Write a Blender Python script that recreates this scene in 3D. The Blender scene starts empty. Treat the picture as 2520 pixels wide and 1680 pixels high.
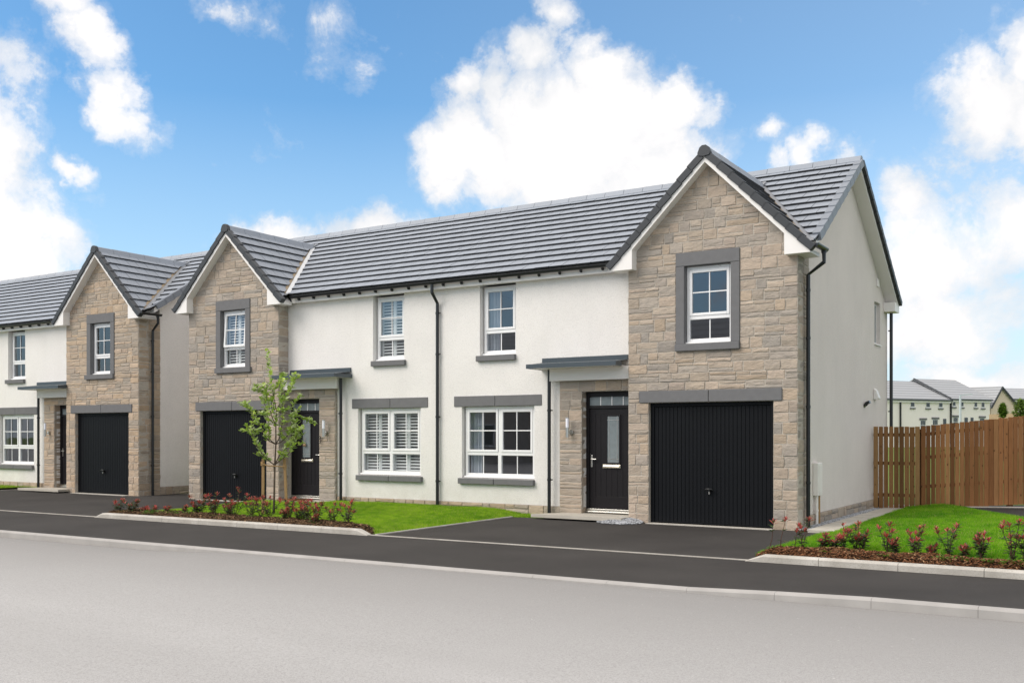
import bpy, bmesh, math, random
from mathutils import Vector, noise as mnoise
R = math.radians
scn = bpy.context.scene
col = scn.collection
random.seed(7)

# ------------------------------------------------------------------ camera frame (used for the camera only and for far-off bearings)
YAW = R(32.33); FPX = 2430.0; HZ = 1067.0; EYE = 1.6
FW = Vector((-math.sin(YAW), math.cos(YAW), 0)); RT = Vector((math.cos(YAW), math.sin(YAW), 0))
def far(u, dist, z=0.0):
    """point on the ground at a bearing and a distance from the standpoint"""
    p = FW * dist + RT * ((u - 1260) / FPX * dist)
    return Vector((p.x, p.y, z))

# ------------------------------------------------------------------ mesh builder
class MB:
    def __init__(s): s.v = []; s.f = []; s.c = []
    def face(s, pts, c=None):
        b = len(s.v); s.v += [tuple(p) for p in pts]; s.f.append(tuple(range(b, b + len(pts)))); s.c.append(c)
    def pane(s, x0, x1, y, z0, z1):
        a, b = min(x0, x1), max(x0, x1)
        s.face([(a, y, z0), (b, y, z0), (b, y, z1), (a, y, z1)])
    def box(s, x0, x1, y0, y1, z0, z1, c=None):
        if x0 > x1: x0, x1 = x1, x0
        if y0 > y1: y0, y1 = y1, y0
        if z0 > z1: z0, z1 = z1, z0
        b = len(s.v)
        s.v += [(x0,y0,z0),(x1,y0,z0),(x1,y1,z0),(x0,y1,z0),(x0,y0,z1),(x1,y0,z1),(x1,y1,z1),(x0,y1,z1)]
        for q in ((3,2,1,0),(4,5,6,7),(0,1,5,4),(1,2,6,5),(2,3,7,6),(3,0,4,7)):
            s.f.append(tuple(b+i for i in q)); s.c.append(c)
    def obox(s, o, a, b_, n, c=None):
        """box from corner o along vectors a, b_, n"""
        o = Vector(o); a = Vector(a); b_ = Vector(b_); n = Vector(n); b = len(s.v)
        P = [o, o+a, o+a+b_, o+b_]; P += [p+n for p in P]
        s.v += [tuple(p) for p in P]
        for q in ((3,2,1,0),(4,5,6,7),(0,1,5,4),(1,2,6,5),(2,3,7,6),(3,0,4,7)):
            s.f.append(tuple(b+i for i in q)); s.c.append(c)
    def prism(s, poly, ext, c=None):
        """polygon of 3-D points extruded by vector ext"""
        e = Vector(ext); n = len(poly); b = len(s.v)
        s.v += [tuple(p) for p in poly] + [tuple(Vector(p)+e) for p in poly]
        s.f.append(tuple(b+i for i in reversed(range(n)))); s.c.append(c)
        s.f.append(tuple(b+n+i for i in range(n))); s.c.append(c)
        for i in range(n):
            j = (i+1) % n
            s.f.append((b+i, b+j, b+n+j, b+n+i)); s.c.append(c)
    def tube(s, pts, r, n=10, c=None, caps=True):
        pts = [Vector(p) for p in pts]; rs = r if isinstance(r, (list, tuple)) else [r]*len(pts)
        rings = []; up = None
        for i, p in enumerate(pts):
            d = (pts[min(i+1, len(pts)-1)] - pts[max(i-1, 0)]).normalized()
            if up is None:
                up = Vector((0,0,1)) if abs(d.z) < .9 else Vector((1,0,0))
            a = d.cross(up)
            if a.length < 1e-4: a = d.cross(Vector((0,1,0)))
            a.normalize(); bb = a.cross(d); up = bb
            base = len(s.v)
            s.v += [tuple(p + (a*math.cos(2*math.pi*k/n) + bb*math.sin(2*math.pi*k/n))*rs[i]) for k in range(n)]
            rings.append(base)
        for i in range(len(rings)-1):
            for k in range(n):
                k2 = (k+1) % n
                s.f.append((rings[i]+k, rings[i]+k2, rings[i+1]+k2, rings[i+1]+k)); s.c.append(c)
        if caps:
            s.f.append(tuple(rings[0]+k for k in reversed(range(n)))); s.c.append(c)
            s.f.append(tuple(rings[-1]+k for k in range(n))); s.c.append(c)
    def clip(s, planes):
        """keep what lies on the positive side of every (point, normal)"""
        o = MB()
        for f, c in zip(s.f, s.c):
            poly = [Vector(s.v[i]) for i in f]
            for co, no in planes:
                co = Vector(co); no = Vector(no); out = []
                for i in range(len(poly)):
                    p = poly[i]; q = poly[(i+1) % len(poly)]
                    dp = (p-co).dot(no); dq = (q-co).dot(no)
                    if dp >= 0: out.append(p)
                    if dp * dq < 0: out.append(p + (q-p)*(dp/(dp-dq)))
                poly = out
                if len(poly) < 3: break
            if len(poly) >= 3: o.face(poly, c)
        return o
    def add(s, o):
        b = len(s.v); s.v += o.v; s.f += [tuple(b+i for i in f) for f in o.f]; s.c += o.c
    def build(s, name, mat, parent=None, bevel=0, smooth=False, fix=False):
        me = bpy.data.meshes.new(name); me.from_pydata(s.v, [], s.f)
        if any(c is not None for c in s.c):
            a = me.color_attributes.new('col', 'FLOAT_COLOR', 'CORNER')
            buf = []
            for f, c in zip(s.f, s.c):
                cc = c if c is not None else (.5,.5,.5)
                buf += [cc[0], cc[1], cc[2], 1.0] * len(f)
            a.data.foreach_set('color', buf)
        if fix:
            bm = bmesh.new(); bm.from_mesh(me); bmesh.ops.recalc_face_normals(bm, faces=bm.faces); bm.to_mesh(me); bm.free()
        if smooth: me.polygons.foreach_set('use_smooth', [True]*len(me.polygons))
        me.materials.append(mat); me.update()
        ob = bpy.data.objects.new(name, me); col.objects.link(ob)
        if parent is not None:
            ob.parent = parent
            ob.matrix_parent_inverse = world_of(parent).inverted()
        if bevel:
            m = ob.modifiers.new('bevel', 'BEVEL'); m.width = bevel; m.segments = 2; m.limit_method = 'ANGLE'; m.angle_limit = R(40)
        return ob
def world_of(o):
    from mathutils import Matrix
    m = Matrix.Translation(o.location) @ o.rotation_euler.to_matrix().to_4x4()
    if o.parent is not None: m = world_of(o.parent) @ o.matrix_parent_inverse @ m
    return m
def thing(name, label, cat, loc=(0,0,0), group=None, rz=0):
    o = bpy.data.objects.new(name, None); col.objects.link(o); o.location = loc; o.rotation_euler = (0,0,rz)
    o.empty_display_size = .2
    tag(o, label, cat, group); return o
def tag(o, label, cat, group=None):
    o['label'] = label; o['category'] = cat
    if group: o['group'] = group
    return o
def structure(o): o['kind'] = 'structure'; return o
def stuff(o, label, cat): o['kind'] = 'stuff'; o['label'] = label; o['category'] = cat; return o

# ------------------------------------------------------------------ materials
class NT:
    def __init__(s, name):
        s.m = bpy.data.materials.new(name); s.m.use_nodes = True; s.t = s.m.node_tree
        s.b = s.t.nodes['Principled BSDF']; s.out = s.t.nodes['Material Output']
        s.tc = s.t.nodes.new('ShaderNodeTexCoord')
    def n(s, typ, **kw):
        k = s.t.nodes.new(typ)
        for a, v in kw.items(): setattr(k, a, v)
        return k
    def l(s, a, b): s.t.links.new(a, b)
    def noise(s, scale, detail=4, rough=.55, vec=None, stretch=None):
        k = s.n('ShaderNodeTexNoise'); k.inputs['Scale'].default_value = scale; k.inputs['Detail'].default_value = detail; k.inputs['Roughness'].default_value = rough
        src = vec or s.tc.outputs['Object']
        if stretch:
            mp = s.n('ShaderNodeMapping'); mp.inputs['Scale'].default_value = stretch; s.l(src, mp.inputs[0]); src = mp.outputs[0]
        s.l(src, k.inputs['Vector']); return k.outputs['Fac']
    def ramp(s, fac, stops):
        k = s.n('ShaderNodeValToRGB'); e = k.color_ramp.elements
        while len(e) < len(stops): e.new(.5)
        for i, (p, c) in enumerate(stops):
            e[i].position = p; e[i].color = (c, c, c, 1) if not isinstance(c, tuple) else (*c, 1)
        s.l(fac, k.inputs[0]); return k.outputs[0]
    def mix(s, fac, a, b, mode='MIX'):
        k = s.n('ShaderNodeMix', data_type='RGBA', blend_type=mode)
        for sock, v in ((k.inputs[0], fac), (k.inputs[6], a), (k.inputs[7], b)):
            if isinstance(v, (int, float)): sock.default_value = v
            elif isinstance(v, tuple): sock.default_value = (*v, 1)
            else: s.l(v, sock)
        return k.outputs[2]
    def mathn(s, op, a, b=0.0, clamp=False):
        k = s.n('ShaderNodeMath', operation=op); k.use_clamp = clamp
        for sock, v in ((k.inputs[0], a), (k.inputs[1], b)):
            if isinstance(v, (int, float)): sock.default_value = v
            else: s.l(v, sock)
        return k.outputs[0]
    def bump(s, h, strength=.5, dist=.01, prev=None):
        k = s.n('ShaderNodeBump'); k.inputs['Strength'].default_value = strength; k.inputs['Distance'].default_value = dist
        s.l(h, k.inputs['Height'])
        if prev is not None: s.l(prev, k.inputs['Normal'])
        s.l(k.outputs[0], s.b.inputs['Normal']); return k.outputs[0]
    def base(s, v):
        if isinstance(v, tuple): s.b.inputs['Base Color'].default_value = (*v, 1)
        else: s.l(v, s.b.inputs['Base Color'])
    def set(s, rough=.6, metal=0, spec=.5):
        s.b.inputs['Roughness'].default_value = rough; s.b.inputs['Metallic'].default_value = metal; s.b.inputs['Specular IOR Level'].default_value = spec
    def attr(s):
        k = s.n('ShaderNodeVertexColor'); k.layer_name = 'col'; return k.outputs[0]

M = {}
def plain(name, c, rough=.5, metal=0, spec=.5, var=.12, vscale=8, bump=0, bscale=200):
    k = NT(name); k.set(rough, metal, spec)
    f = k.noise(vscale, 5)
    k.base(k.mix(f, tuple(x*(1-var) for x in c), tuple(min(1, x*(1+var)) for x in c)))
    if bump: k.bump(k.noise(bscale, 3), bump, .003)
    M[name] = k.m; return k.m

def mk_render(name, c):
    k = NT(name); k.set(.9, 0, .2)
    big = k.noise(.9, 5, .6); fine = k.noise(75, 3, .7); st = k.noise(2.2, 4, .6, stretch=(1,1,.18))
    a = k.mix(k.ramp(big, [(.3,0.),(.7,1.)]), tuple(x*.95 for x in c), tuple(min(.95, x*1.03) for x in c))
    a = k.mix(k.mathn('MULTIPLY', k.ramp(st, [(.5,0.),(.8,1.)]), .16), a, tuple(x*.72 for x in c))
    sz = k.n('ShaderNodeSeparateXYZ'); k.l(k.tc.outputs['Object'], sz.inputs[0])
    sp = k.n('ShaderNodeMapRange'); sp.inputs[1].default_value = .2; sp.inputs[2].default_value = .75; sp.inputs[3].default_value = .30; sp.inputs[4].default_value = 0; k.l(sz.outputs['Z'], sp.inputs[0])
    a = k.mix(k.mathn('MULTIPLY', sp.outputs[0], k.ramp(k.noise(5, 5, .65), [(.3,0.),(.7,1.)])), a, (.50,.45,.37))
    a = k.mix(k.ramp(fine, [(.30,.75),(.46,0.)]), a, tuple(x*.62 for x in c))
    k.base(a)
    v = k.n('ShaderNodeTexVoronoi'); v.inputs['Scale'].default_value = 95; k.l(k.tc.outputs['Object'], v.inputs['Vector'])
    b1 = k.bump(v.outputs['Distance'], .55, .012); k.bump(fine, .5, .008, b1)
    M[name] = k.m
mk_render('roughcast', (.87, .845, .815)); mk_render('roughcast_side', (.785, .725, .685)); mk_render('roughcast_gap', (.87, .845, .82))  # side walls' shade put into a darker copy; gap copy lightened again

k = NT('stone'); k.set(.92, 0, .15)
f1 = k.noise(5, 6, .65, stretch=(1,1,2.2)); f2 = k.noise(38, 5, .7, stretch=(1,1,1.8)); f3 = k.noise(1.3, 3)
a = k.mix(k.ramp(f1, [(.25,0.),(.75,1.)]), k.mix(1, k.attr(), (.84,.845,.86), 'MULTIPLY'), k.mix(1, k.attr(), (1.12,1.10,1.07), 'MULTIPLY'))
a = k.mix(k.ramp(f2, [(.62,0.),(.82,.5)]), a, (.66,.60,.53))
a = k.mix(k.ramp(f2, [(.2,.5),(.4,0.)]), a, k.mix(1, a, (.72,.70,.68), 'MULTIPLY'))
a = k.mix(k.ramp(f3, [(.45,0.),(.7,.14)]), a, (.25,.235,.22))
k.base(a)
b1 = k.bump(k.noise(14, 5, .62, stretch=(1,1,1.6)), .75, .03); k.bump(f2, .55, .012, b1)
M['stone'] = k.m
plain('mortar', (.40,.37,.325), .95, 0, .1, .15, 25, .4, 150)
plain('trim_stone', (.165,.165,.17), .85, 0, .2, .14, 9, .25, 120)
k = NT('tile'); k.set(.52, 0, .5)
f = k.noise(3, 5, .6); g = k.noise(60, 3)
a = k.mix(f, k.mix(1, k.attr(), (.91,.915,.92), 'MULTIPLY'), k.mix(1, k.attr(), (1.07,1.07,1.07), 'MULTIPLY'))
k.base(k.mix(k.ramp(g, [(.6,0.),(.8,.2)]), a, (.24,.245,.25))); k.bump(g, .15, .003)
M['tile'] = k.m
plain('verge_dark', (.030,.034,.040), .5, 0, .5, .2, 10)
plain('upvc', (.84,.84,.845), .3, 0, .5, .02, 4)
plain('white_trim', (.84,.815,.79), .45, 0, .4, .04, 3)
plain('white_panel', (.82,.785,.75), .5, 0, .4, .05, 3)
plain('black_plastic', (.012,.013,.015), .32, 0, .5, .15, 6)
plain('garage_black', (.0068,.0078,.0098), .5, 0, .13, .15, 2, .08, 300)
plain('door_black', (.010,.0085,.0105), .45, 0, .28, .15, 3)
plain('canopy_grey', (.052,.069,.083), .4, 0, .5, .1, 3)
plain('steel', (.62,.61,.58), .28, 1, .5, .06, 10)
plain('brass_steel', (.72,.68,.58), .25, 1, .5, .06, 10)
plain('lamp_white', (.86,.87,.95), .3, 0, .5, .01)
plain('lead_flashing', (.25,.26,.28), .45, .3, .5, .2, 12, .3, 30)
plain('valley_white', (.62,.63,.64), .45, 0, .5, .1, 6)
plain('valley_mortar', (.36,.28,.19), .9, 0, .2, .2, 20, .3, 80)
plain('inside', (.36,.34,.315), .9, 0, .2, .05)
plain('curtain_cloth', (.62,.65,.70), .9, 0, .1, .1, 3)
plain('shutter_white', (.90,.90,.88), .5, 0, .3, .03)
plain('concrete', (.50,.475,.43), .9, 0, .2, .16, 5, .4, 90)
k = NT('kerb_concrete'); k.set(.92, 0, .15)
f = k.noise(2.2, 6, .7); g = k.noise(70, 4, .7)
a = k.mix(k.ramp(f, [(.35,0.),(.7,1.)]), (.40,.375,.335), (.60,.575,.53)); a = k.mix(k.ramp(g, [(.3,.6),(.5,0.)]), a, (.27,.25,.22)); k.base(a); k.bump(g, .4, .006)
M['kerb_concrete'] = k.m
plain('road_kerb', (.39,.375,.36), .92, 0, .15, .22, 3, .4, 70)
plain('paving_slab', (.47,.44,.385), .9, 0, .2, .2, 3, .35, 110)
plain('doormat', (.16,.07,.035), .95, 0, .1, .3, 60, .6, 200)
plain('wicker', (.45,.30,.20), .9, 0, .1, .2, 60)
k = NT('asphalt'); k.set(.88, 0, .25)
f = k.noise(.7, 5, .6); g = k.noise(150, 3, .8); h = k.noise(420, 2, .8)
a = k.mix(k.ramp(f, [(.3,0.),(.75,1.)]), (.040,.0368,.035), (.064,.0592,.0555)); a = k.mix(k.ramp(g, [(.35,.75),(.5,0.)]), a, (.022,.020,.019)); a = k.mix(k.ramp(h, [(.58,0.),(.75,.5)]), a, (.14,.13,.125))
k.base(a); b1 = k.bump(g, .7, .01); k.bump(h, .4, .004, b1); M['asphalt'] = k.m
k = NT('road'); k.set(.88, 0, .2)
f = k.noise(.35, 5, .55, stretch=(.35,1,1)); g = k.noise(120, 3, .8); h = k.noise(350, 2, .8); sp = k.noise(9, 2, .5)
a = k.mix(k.ramp(f, [(.3,0.),(.7,1.)]), (.40,.393,.388), (.50,.493,.488))
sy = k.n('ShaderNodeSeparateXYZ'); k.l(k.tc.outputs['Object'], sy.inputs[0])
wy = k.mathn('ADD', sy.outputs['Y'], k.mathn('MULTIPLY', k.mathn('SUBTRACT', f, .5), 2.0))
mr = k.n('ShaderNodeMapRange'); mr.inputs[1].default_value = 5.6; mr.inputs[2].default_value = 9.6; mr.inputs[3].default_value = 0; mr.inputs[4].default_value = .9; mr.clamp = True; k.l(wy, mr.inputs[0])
a = k.mix(mr.outputs[0], a, (.225,.218,.212))                    # vignette-like light falloff painted into the colour, darker towards the kerb
g2 = k.noise(48, 4, .75); st2 = k.noise(.8, 3, .5, stretch=(.08,1,1)); pt = k.noise(26, 2, .5)
a = k.mix(k.ramp(st2, [(.42,0.),(.62,.22)]), a, (.36,.352,.345))
a = k.mix(k.ramp(g, [(.36,.75),(.5,0.)]), a, (.22,.213,.207)); a = k.mix(k.ramp(g2, [(.36,.60),(.52,0.)]), a, (.27,.262,.255)); a = k.mix(k.ramp(h, [(.6,0.),(.72,.6)]), a, (.66,.65,.64)); a = k.mix(k.ramp(pt, [(.74,0.),(.78,.6)]), a, (.68,.67,.65))
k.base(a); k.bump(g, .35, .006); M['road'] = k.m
k = NT('ground'); k.set(.95, 0, .1); f = k.noise(.15, 6, .65)
k.base(k.mix(f, (.10,.16,.03), (.15,.19,.05))); M['ground'] = k.m
k = NT('soil'); k.set(.97, 0, .1); f = k.noise(18, 6, .7)
k.base(k.mix(f, (.035,.022,.013), (.10,.062,.035))); k.bump(f, .8, .03); M['soil'] = k.m
k = NT('turf'); k.set(.95, 0, .1); f = k.noise(6, 6, .65)
k.base(k.mix(f, (.10,.18,.012), (.17,.27,.02))); M['turf'] = k.m
def mk_attr(name, rough=.8, spec=.25, trans=0, var=.25, vs=20):
    k = NT(name); k.set(rough, 0, spec)
    f = k.noise(vs, 4)
    a = k.mix(f, k.mix(1, k.attr(), (1-var,)*3, 'MULTIPLY'), k.mix(1, k.attr(), (1+var,)*3, 'MULTIPLY')); k.base(a)
    if trans:
        tr = k.n('ShaderNodeBsdfTranslucent'); k.l(a, tr.inputs[0]); mx = k.n('ShaderNodeMixShader'); mx.inputs[0].default_value = trans
        k.l(k.b.outputs[0], mx.inputs[1]); k.l(tr.outputs[0], mx.inputs[2]); k.l(mx.outputs[0], k.out.inputs[0])
    M[name] = k.m
mk_attr('blade', .7, .25, .42); mk_attr('leaf', .45, .4, .35); mk_attr('bark_chip', .95, .1); mk_attr('pebble', .8, .3)
plain('bark', (.11,.085,.065), .9, 0, .2, .35, 30, .6, 60)
plain('twig', (.10,.055,.04), .85, 0, .2, .3, 30)
plain('stake_wood', (.36,.23,.11), .85, 0, .2, .25, 14, .3, 50)
k = NT('fence_wood'); k.set(.85, 0, .2)
f = k.noise(7, 6, .6, stretch=(6,6,.5)); g = k.noise(5, 2, .5, stretch=(2.2,2.2,1.1))
a = k.mix(f, k.mix(1, k.attr(), (.62,.60,.58), 'MULTIPLY'), k.mix(1, k.attr(), (1.3,1.28,1.25), 'MULTIPLY'))
v = k.n('ShaderNodeTexVoronoi'); v.inputs['Scale'].default_value = 5.5; mp = k.n('ShaderNodeMapping'); mp.inputs['Scale'].default_value = (1.6,1.6,1); k.l(k.tc.outputs['Object'], mp.inputs[0]); k.l(mp.outputs[0], v.inputs['Vector'])
a = k.mix(k.ramp(v.outputs['Distance'], [(.07,.85),(.15,0.)]), a, (.055,.024,.01)); k.base(a); k.bump(f, .3, .004); M['fence_wood'] = k.m
# glass: a clear pane with the strong mirror of double glazing
k = NT('glass'); tr = k.n('ShaderNodeBsdfTransparent'); tr.inputs[0].default_value = (.80,.83,.84,1)
gl = k.n('ShaderNodeBsdfGlossy'); gl.inputs['Roughness'].default_value = .015; gl.inputs[0].default_value = (.86,.90,1,1)
lw = k.n('ShaderNodeLayerWeight'); lw.inputs[0].default_value = .5; fac = k.mathn('ADD', k.mathn('MULTIPLY', k.mathn('POWER', lw.outputs['Facing'], 5.0), .86), .115); mx = k.n('ShaderNodeMixShader')
k.l(k.bump(k.noise(1.2, 2), .02, .05), gl.inputs['Normal'])
k.l(fac, mx.inputs[0]); k.l(tr.outputs[0], mx.inputs[1]); k.l(gl.outputs[0], mx.inputs[2]); k.l(mx.outputs[0], k.out.inputs[0]); M['glass'] = k.m
plain('grey_glass', (.20,.235,.25), .22, 0, .8, .25, 12)
plain('facing_wall', (.42,.385,.35), .9, 0, .2, .1, 1)
plain('far_wall', (.93,.875,.83), .9, 0, .2, .04, 2)
plain('far_wall_peach', (.72,.60,.48), .9, 0, .2, .05, 2)
k = NT('far_tile'); k.set(.6); w = k.n('ShaderNodeTexWave'); w.bands_direction = 'Z'; w.inputs['Scale'].default_value = .9; w.inputs['Distortion'].default_value = .3; w.inputs['Detail'].default_value = 0
k.l(k.tc.outputs['Object'], w.inputs['Vector']); k.base(k.mix(k.ramp(w.outputs['Fac'], [(.0,0.),(.35,1.)]), (.19,.195,.205), (.36,.37,.385))); M['far_tile'] = k.m
k = NT('far_brick'); k.set(.9); br = k.n('ShaderNodeTexBrick'); br.inputs['Scale'].default_value = 3; br.inputs['Color1'].default_value = (.42,.29,.16,1); br.inputs['Color2'].default_value = (.34,.23,.13,1); br.inputs['Mortar'].default_value = (.46,.38,.27,1)
mp = k.n('ShaderNodeMapping'); mp.inputs['Rotation'].default_value = (R(90),0,0); k.l(k.tc.outputs['Object'], mp.inputs[0]); k.l(mp.outputs[0], br.inputs['Vector']); k.base(br.outputs[0]); M['far_brick'] = k.m
plain('dark_pane', (.05,.06,.07), .15, 0, .6, .2, 2)
plain('red_frame_glow', (.55,.40,.36), .5)
plain('galvanised', (.60,.62,.63), .4, .6, .5, .05)

# ------------------------------------------------------------------ stonework
STONES = [(.43,.37,.305),(.46,.39,.315),(.39,.35,.305),(.49,.41,.325),(.44,.37,.295),(.375,.34,.30),(.51,.425,.34),(.41,.36,.31),(.50,.41,.32),(.45,.375,.31),(.43,.38,.325)]
WARM = [(.50,.41,.325),(.51,.42,.335),(.475,.38,.285)]
def stone_face(mb, T, a0, a1, z0, z1, warm=.15, tint=(1,1,1), rnd=random, flat=.3):
    """one split-faced stone: joint edge, rounded arris and an uneven front. T(a, out, z) -> world"""
    j = .006
    a0 += j; a1 -= j; z0 += j*.8; z1 -= j*.8
    if a1-a0 < .03 or z1-z0 < .02: return
    c = rnd.choice(WARM) if rnd.random() < warm else rnd.choice(STONES)
    m = rnd.uniform(.90, 1.09); g_ = sum(c)/3; c = tuple(min(1, (x*.88+g_*.12)*m*t*q_) for x, t, q_ in zip(c, tint, (.975,.96,.95)))
    nx = max(1, int((a1-a0)/.14)); o = rnd.uniform(.008, .017)
    J = lambda s: rnd.uniform(-s, s)
    bot = []; top = []; ib = []; it = []
    e = .008
    for i in range(nx+1):
        a = a0+(a1-a0)*i/nx
        bot.append((a, 0, z0+J(.002))); top.append((a, 0, z1+J(.002)))
        ai = min(max(a, a0+e), a1-e) + (J(.008) if 0 < i < nx else J(.002))
        ib.append((ai, o+J(.004), z0+e+J(.002))); it.append((ai, o+J(.004), z1-e+J(.002)))
    mid = [((p[0]+q[0])/2+J(.01), o+rnd.uniform(-.002,.007), (p[2]+q[2])/2+J(.01)) for p, q in zip(ib, it)]
    W = lambda p: T(*p)
    for i in range(nx):
        mb.face([W(bot[i]), W(bot[i+1]), W(ib[i+1]), W(ib[i])], c)
        mb.face([W(ib[i]), W(ib[i+1]), W(mid[i+1]), W(mid[i])], c)
        mb.face([W(mid[i]), W(mid[i+1]), W(it[i+1]), W(it[i])], c)
        mb.face([W(it[i]), W(it[i+1]), W(top[i+1]), W(top[i])], c)
    mb.face([W(bot[0]), W(ib[0]), W(mid[0]), W(it[0]), W(top[0])], c)
    mb.face([W(bot[-1]), W(top[-1]), W(it[-1]), W(mid[-1]), W(ib[-1])], c)
def stone_wall(mb, T, spans, z0, z1, cuts=(), warm=.15, tint=(1,1,1), rnd=random, narrow_warm=None):
    """snecked rubble in courses. spans(zmid) -> list of (a0, a1); cuts: heights where a course must end"""
    zs = sorted(set([z0, z1] + [c for c in cuts if z0 < c < z1])); rows = []
    for lo, hi in zip(zs, zs[1:]):
        n = max(1, round((hi-lo)/.185)); ws = [rnd.uniform(.8, 1.25) for _ in range(n)]; t = sum(ws); z = lo
        for w in ws: rows.append((z, z+(hi-lo)*w/t)); z += (hi-lo)*w/t
    for lo, hi in rows:
        for a0, a1 in spans((lo+hi)/2):
            a = a0
            while a < a1-.02:
                if a1-a < .75 and a1-a > .5: L = (a1-a)*rnd.uniform(.4,.6)
                elif a1-a <= .5: L = a1-a
                else: L = rnd.uniform(.36, .72)
                b = a+L
                nw = warm if narrow_warm is None or a1-a0 > .8 else narrow_warm
                r = rnd.random()
                if L < .42 and r < .7 or r < .12:
                    if L > .38: L1 = a+L*rnd.uniform(.35,.65); stone_face(mb,T,a,L1,lo,hi,nw,tint,rnd); stone_face(mb,T,L1,b,lo,hi,nw,tint,rnd)
                    else: stone_face(mb, T, a, b, lo, hi, nw, tint, rnd)
                elif r < .42 and L > .4:                       # a jumper beside two thin stones
                    jw = rnd.uniform(.16, .27); zc = lo+(hi-lo)*rnd.choice((.36,.62))
                    if rnd.random() < .5:
                        stone_face(mb,T,a,a+jw,lo,hi,max(nw,.3),tint,rnd); x0, x1 = a+jw, b
                    else:
                        stone_face(mb,T,b-jw,b,lo,hi,max(nw,.3),tint,rnd); x0, x1 = a, b-jw
                    stone_face(mb,T,x0,x1,lo,zc,nw*.6,tint,rnd); stone_face(mb,T,x0,x1,zc,hi,nw*.6,tint,rnd)
                else:
                    zc = lo+(hi-lo)*rnd.choice((.33,.6,.66))
                    stone_face(mb,T,a,b,lo,zc,nw*.6,tint,rnd)
                    if L > .5:
                        m = a+L*rnd.uniform(.35,.65); stone_face(mb,T,a,m,zc,hi,nw,tint,rnd); stone_face(mb,T,m,b,zc,hi,nw,tint,rnd)
                    else: stone_face(mb,T,a,b,zc,hi,nw,tint,rnd)
                a = b

# ------------------------------------------------------------------ the houses
Y_ST, Y_MW, Y_BK = 16.24, 16.55, 23.22       # stone gable plane, rendered wall plane, rear wall
PL, XS, XV = -12.22, -4.735, -4.465           # party line, side wall, verge
CX, HW = -6.25, 1.535                        # gable centre line and half width
EY, EZ, RS, RY = 16.36, 4.76, .64, 19.65     # main roof: eave, slope, ridge
RZ = EZ + RS*(RY-EY)
REY = 23.32; REZ = RZ - RS*(REY-RY)
GY0, GZ, GHW = 16.04, 6.45, 1.83             # gable roof: front edge, ridge height, half span
JY = RY - (RZ-GZ)/RS                         # where the gable ridge dies into the main roof
TILE = (.285,.313,.358)

class Map:
    """plan coordinates of the right-hand house mapped to another house of the row"""
    def __init__(s, off=0, goff=None, mirror=None, gmirror=None):
        s.off = off; s.goff = off if goff is None else goff; s.mi = mirror; s.gmi = mirror if gmirror is None else gmirror
    def x(s, x):
        if s.mi is not None: return s.mi - x
        return x + s.off
    def g(s, x):
        if s.mi is not None: return s.gmi - x
        return x + s.goff

def tile_rows(mb, origin, u, up, n, ulen, slope, rows, tw=.30, thick=.046, seed=0, wide=False):
    rnd = random.Random(seed); origin = Vector(origin); u = Vector(u).normalized(); up = Vector(up).normalized(); n = Vector(n).normalized()
    g = slope/rows
    if wide: tw = ulen
    for r in range(rows):
        s0 = r*g; x = -tw*(.5 if r % 2 and not wide else 0)
        while x < ulen-.005:
            a = max(x, 0); b = min(x+tw, ulen)
            if b-a > .01:
                m = rnd.uniform(.96, 1.03); c = tuple(v*m for v in TILE); h = rnd.uniform(-.003,.003); gp = .0035
                p0 = origin+u*(a+gp)+up*s0; p1 = origin+u*(b-gp)+up*s0; p2 = origin+u*(b-gp)+up*(s0+g+.02); p3 = origin+u*(a+gp)+up*(s0+g+.02)
                lo = n*(thick+h); hi = n*.006
                A, B, C2, D = p0+lo, p1+lo, p2+hi, p3+hi
                mb.face([A,B,C2,D], c)
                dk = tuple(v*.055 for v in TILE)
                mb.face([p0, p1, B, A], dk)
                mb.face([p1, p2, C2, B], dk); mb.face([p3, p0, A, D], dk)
            x += tw

def verge_units(mb, p0, p1, out, n, cnt, w0=-.035, w1=.06, top=.055, bot=-.085, c=None):
    """stepped dry-verge caps from p0 (low) to p1 (high)"""
    p0 = Vector(p0); p1 = Vector(p1); d = p1-p0; g = d.length/cnt; d.normalize(); out = Vector(out); n = Vector(n)
    for i in range(cnt):
        a = p0+d*(g*i-.025); L = g+.02
        q = [a+out*w0+n*bot, a+out*w0+n*top, a+out*w1+n*top, a+out*w1+n*bot]
        e = d*L - n*.016
        b = len(mb.v); mb.v += [tuple(p) for p in q]+[tuple(p+e) for p in q]
        for f in ((0,1,2,3),(7,6,5,4),(0,4,5,1),(1,5,6,2),(2,6,7,3),(3,7,4,0)):
            mb.f.append(tuple(b+k for k in f)); mb.c.append(c)

def ridge_tiles(mb, a, b, half, drop, lift, seg=.45, c=None):
    a = Vector(a); b = Vector(b); d = b-a; L = d.length; d.normalize(); side = d.cross(Vector((0,0,1))).normalized()
    k = max(1, round(L/seg)); g = L/k
    for i in range(k):
        o = a+d*(g*i); h = lift+(.004 if i % 2 else 0)
        prof = [(-half, -drop), (-half*.55, h-drop*.22), (-half*.2, h), (half*.2, h), (half*.55, h-drop*.22), (half, -drop), (half*.9, -drop-.02), (-half*.9, -drop-.02)]
        m = random.uniform(.94, 1.05); cc = tuple(v*m for v in c) if c else None
        mb.prism([o+side*x+Vector((0,0,z)) for x, z in prof], d*(g-.008), cc)

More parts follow.
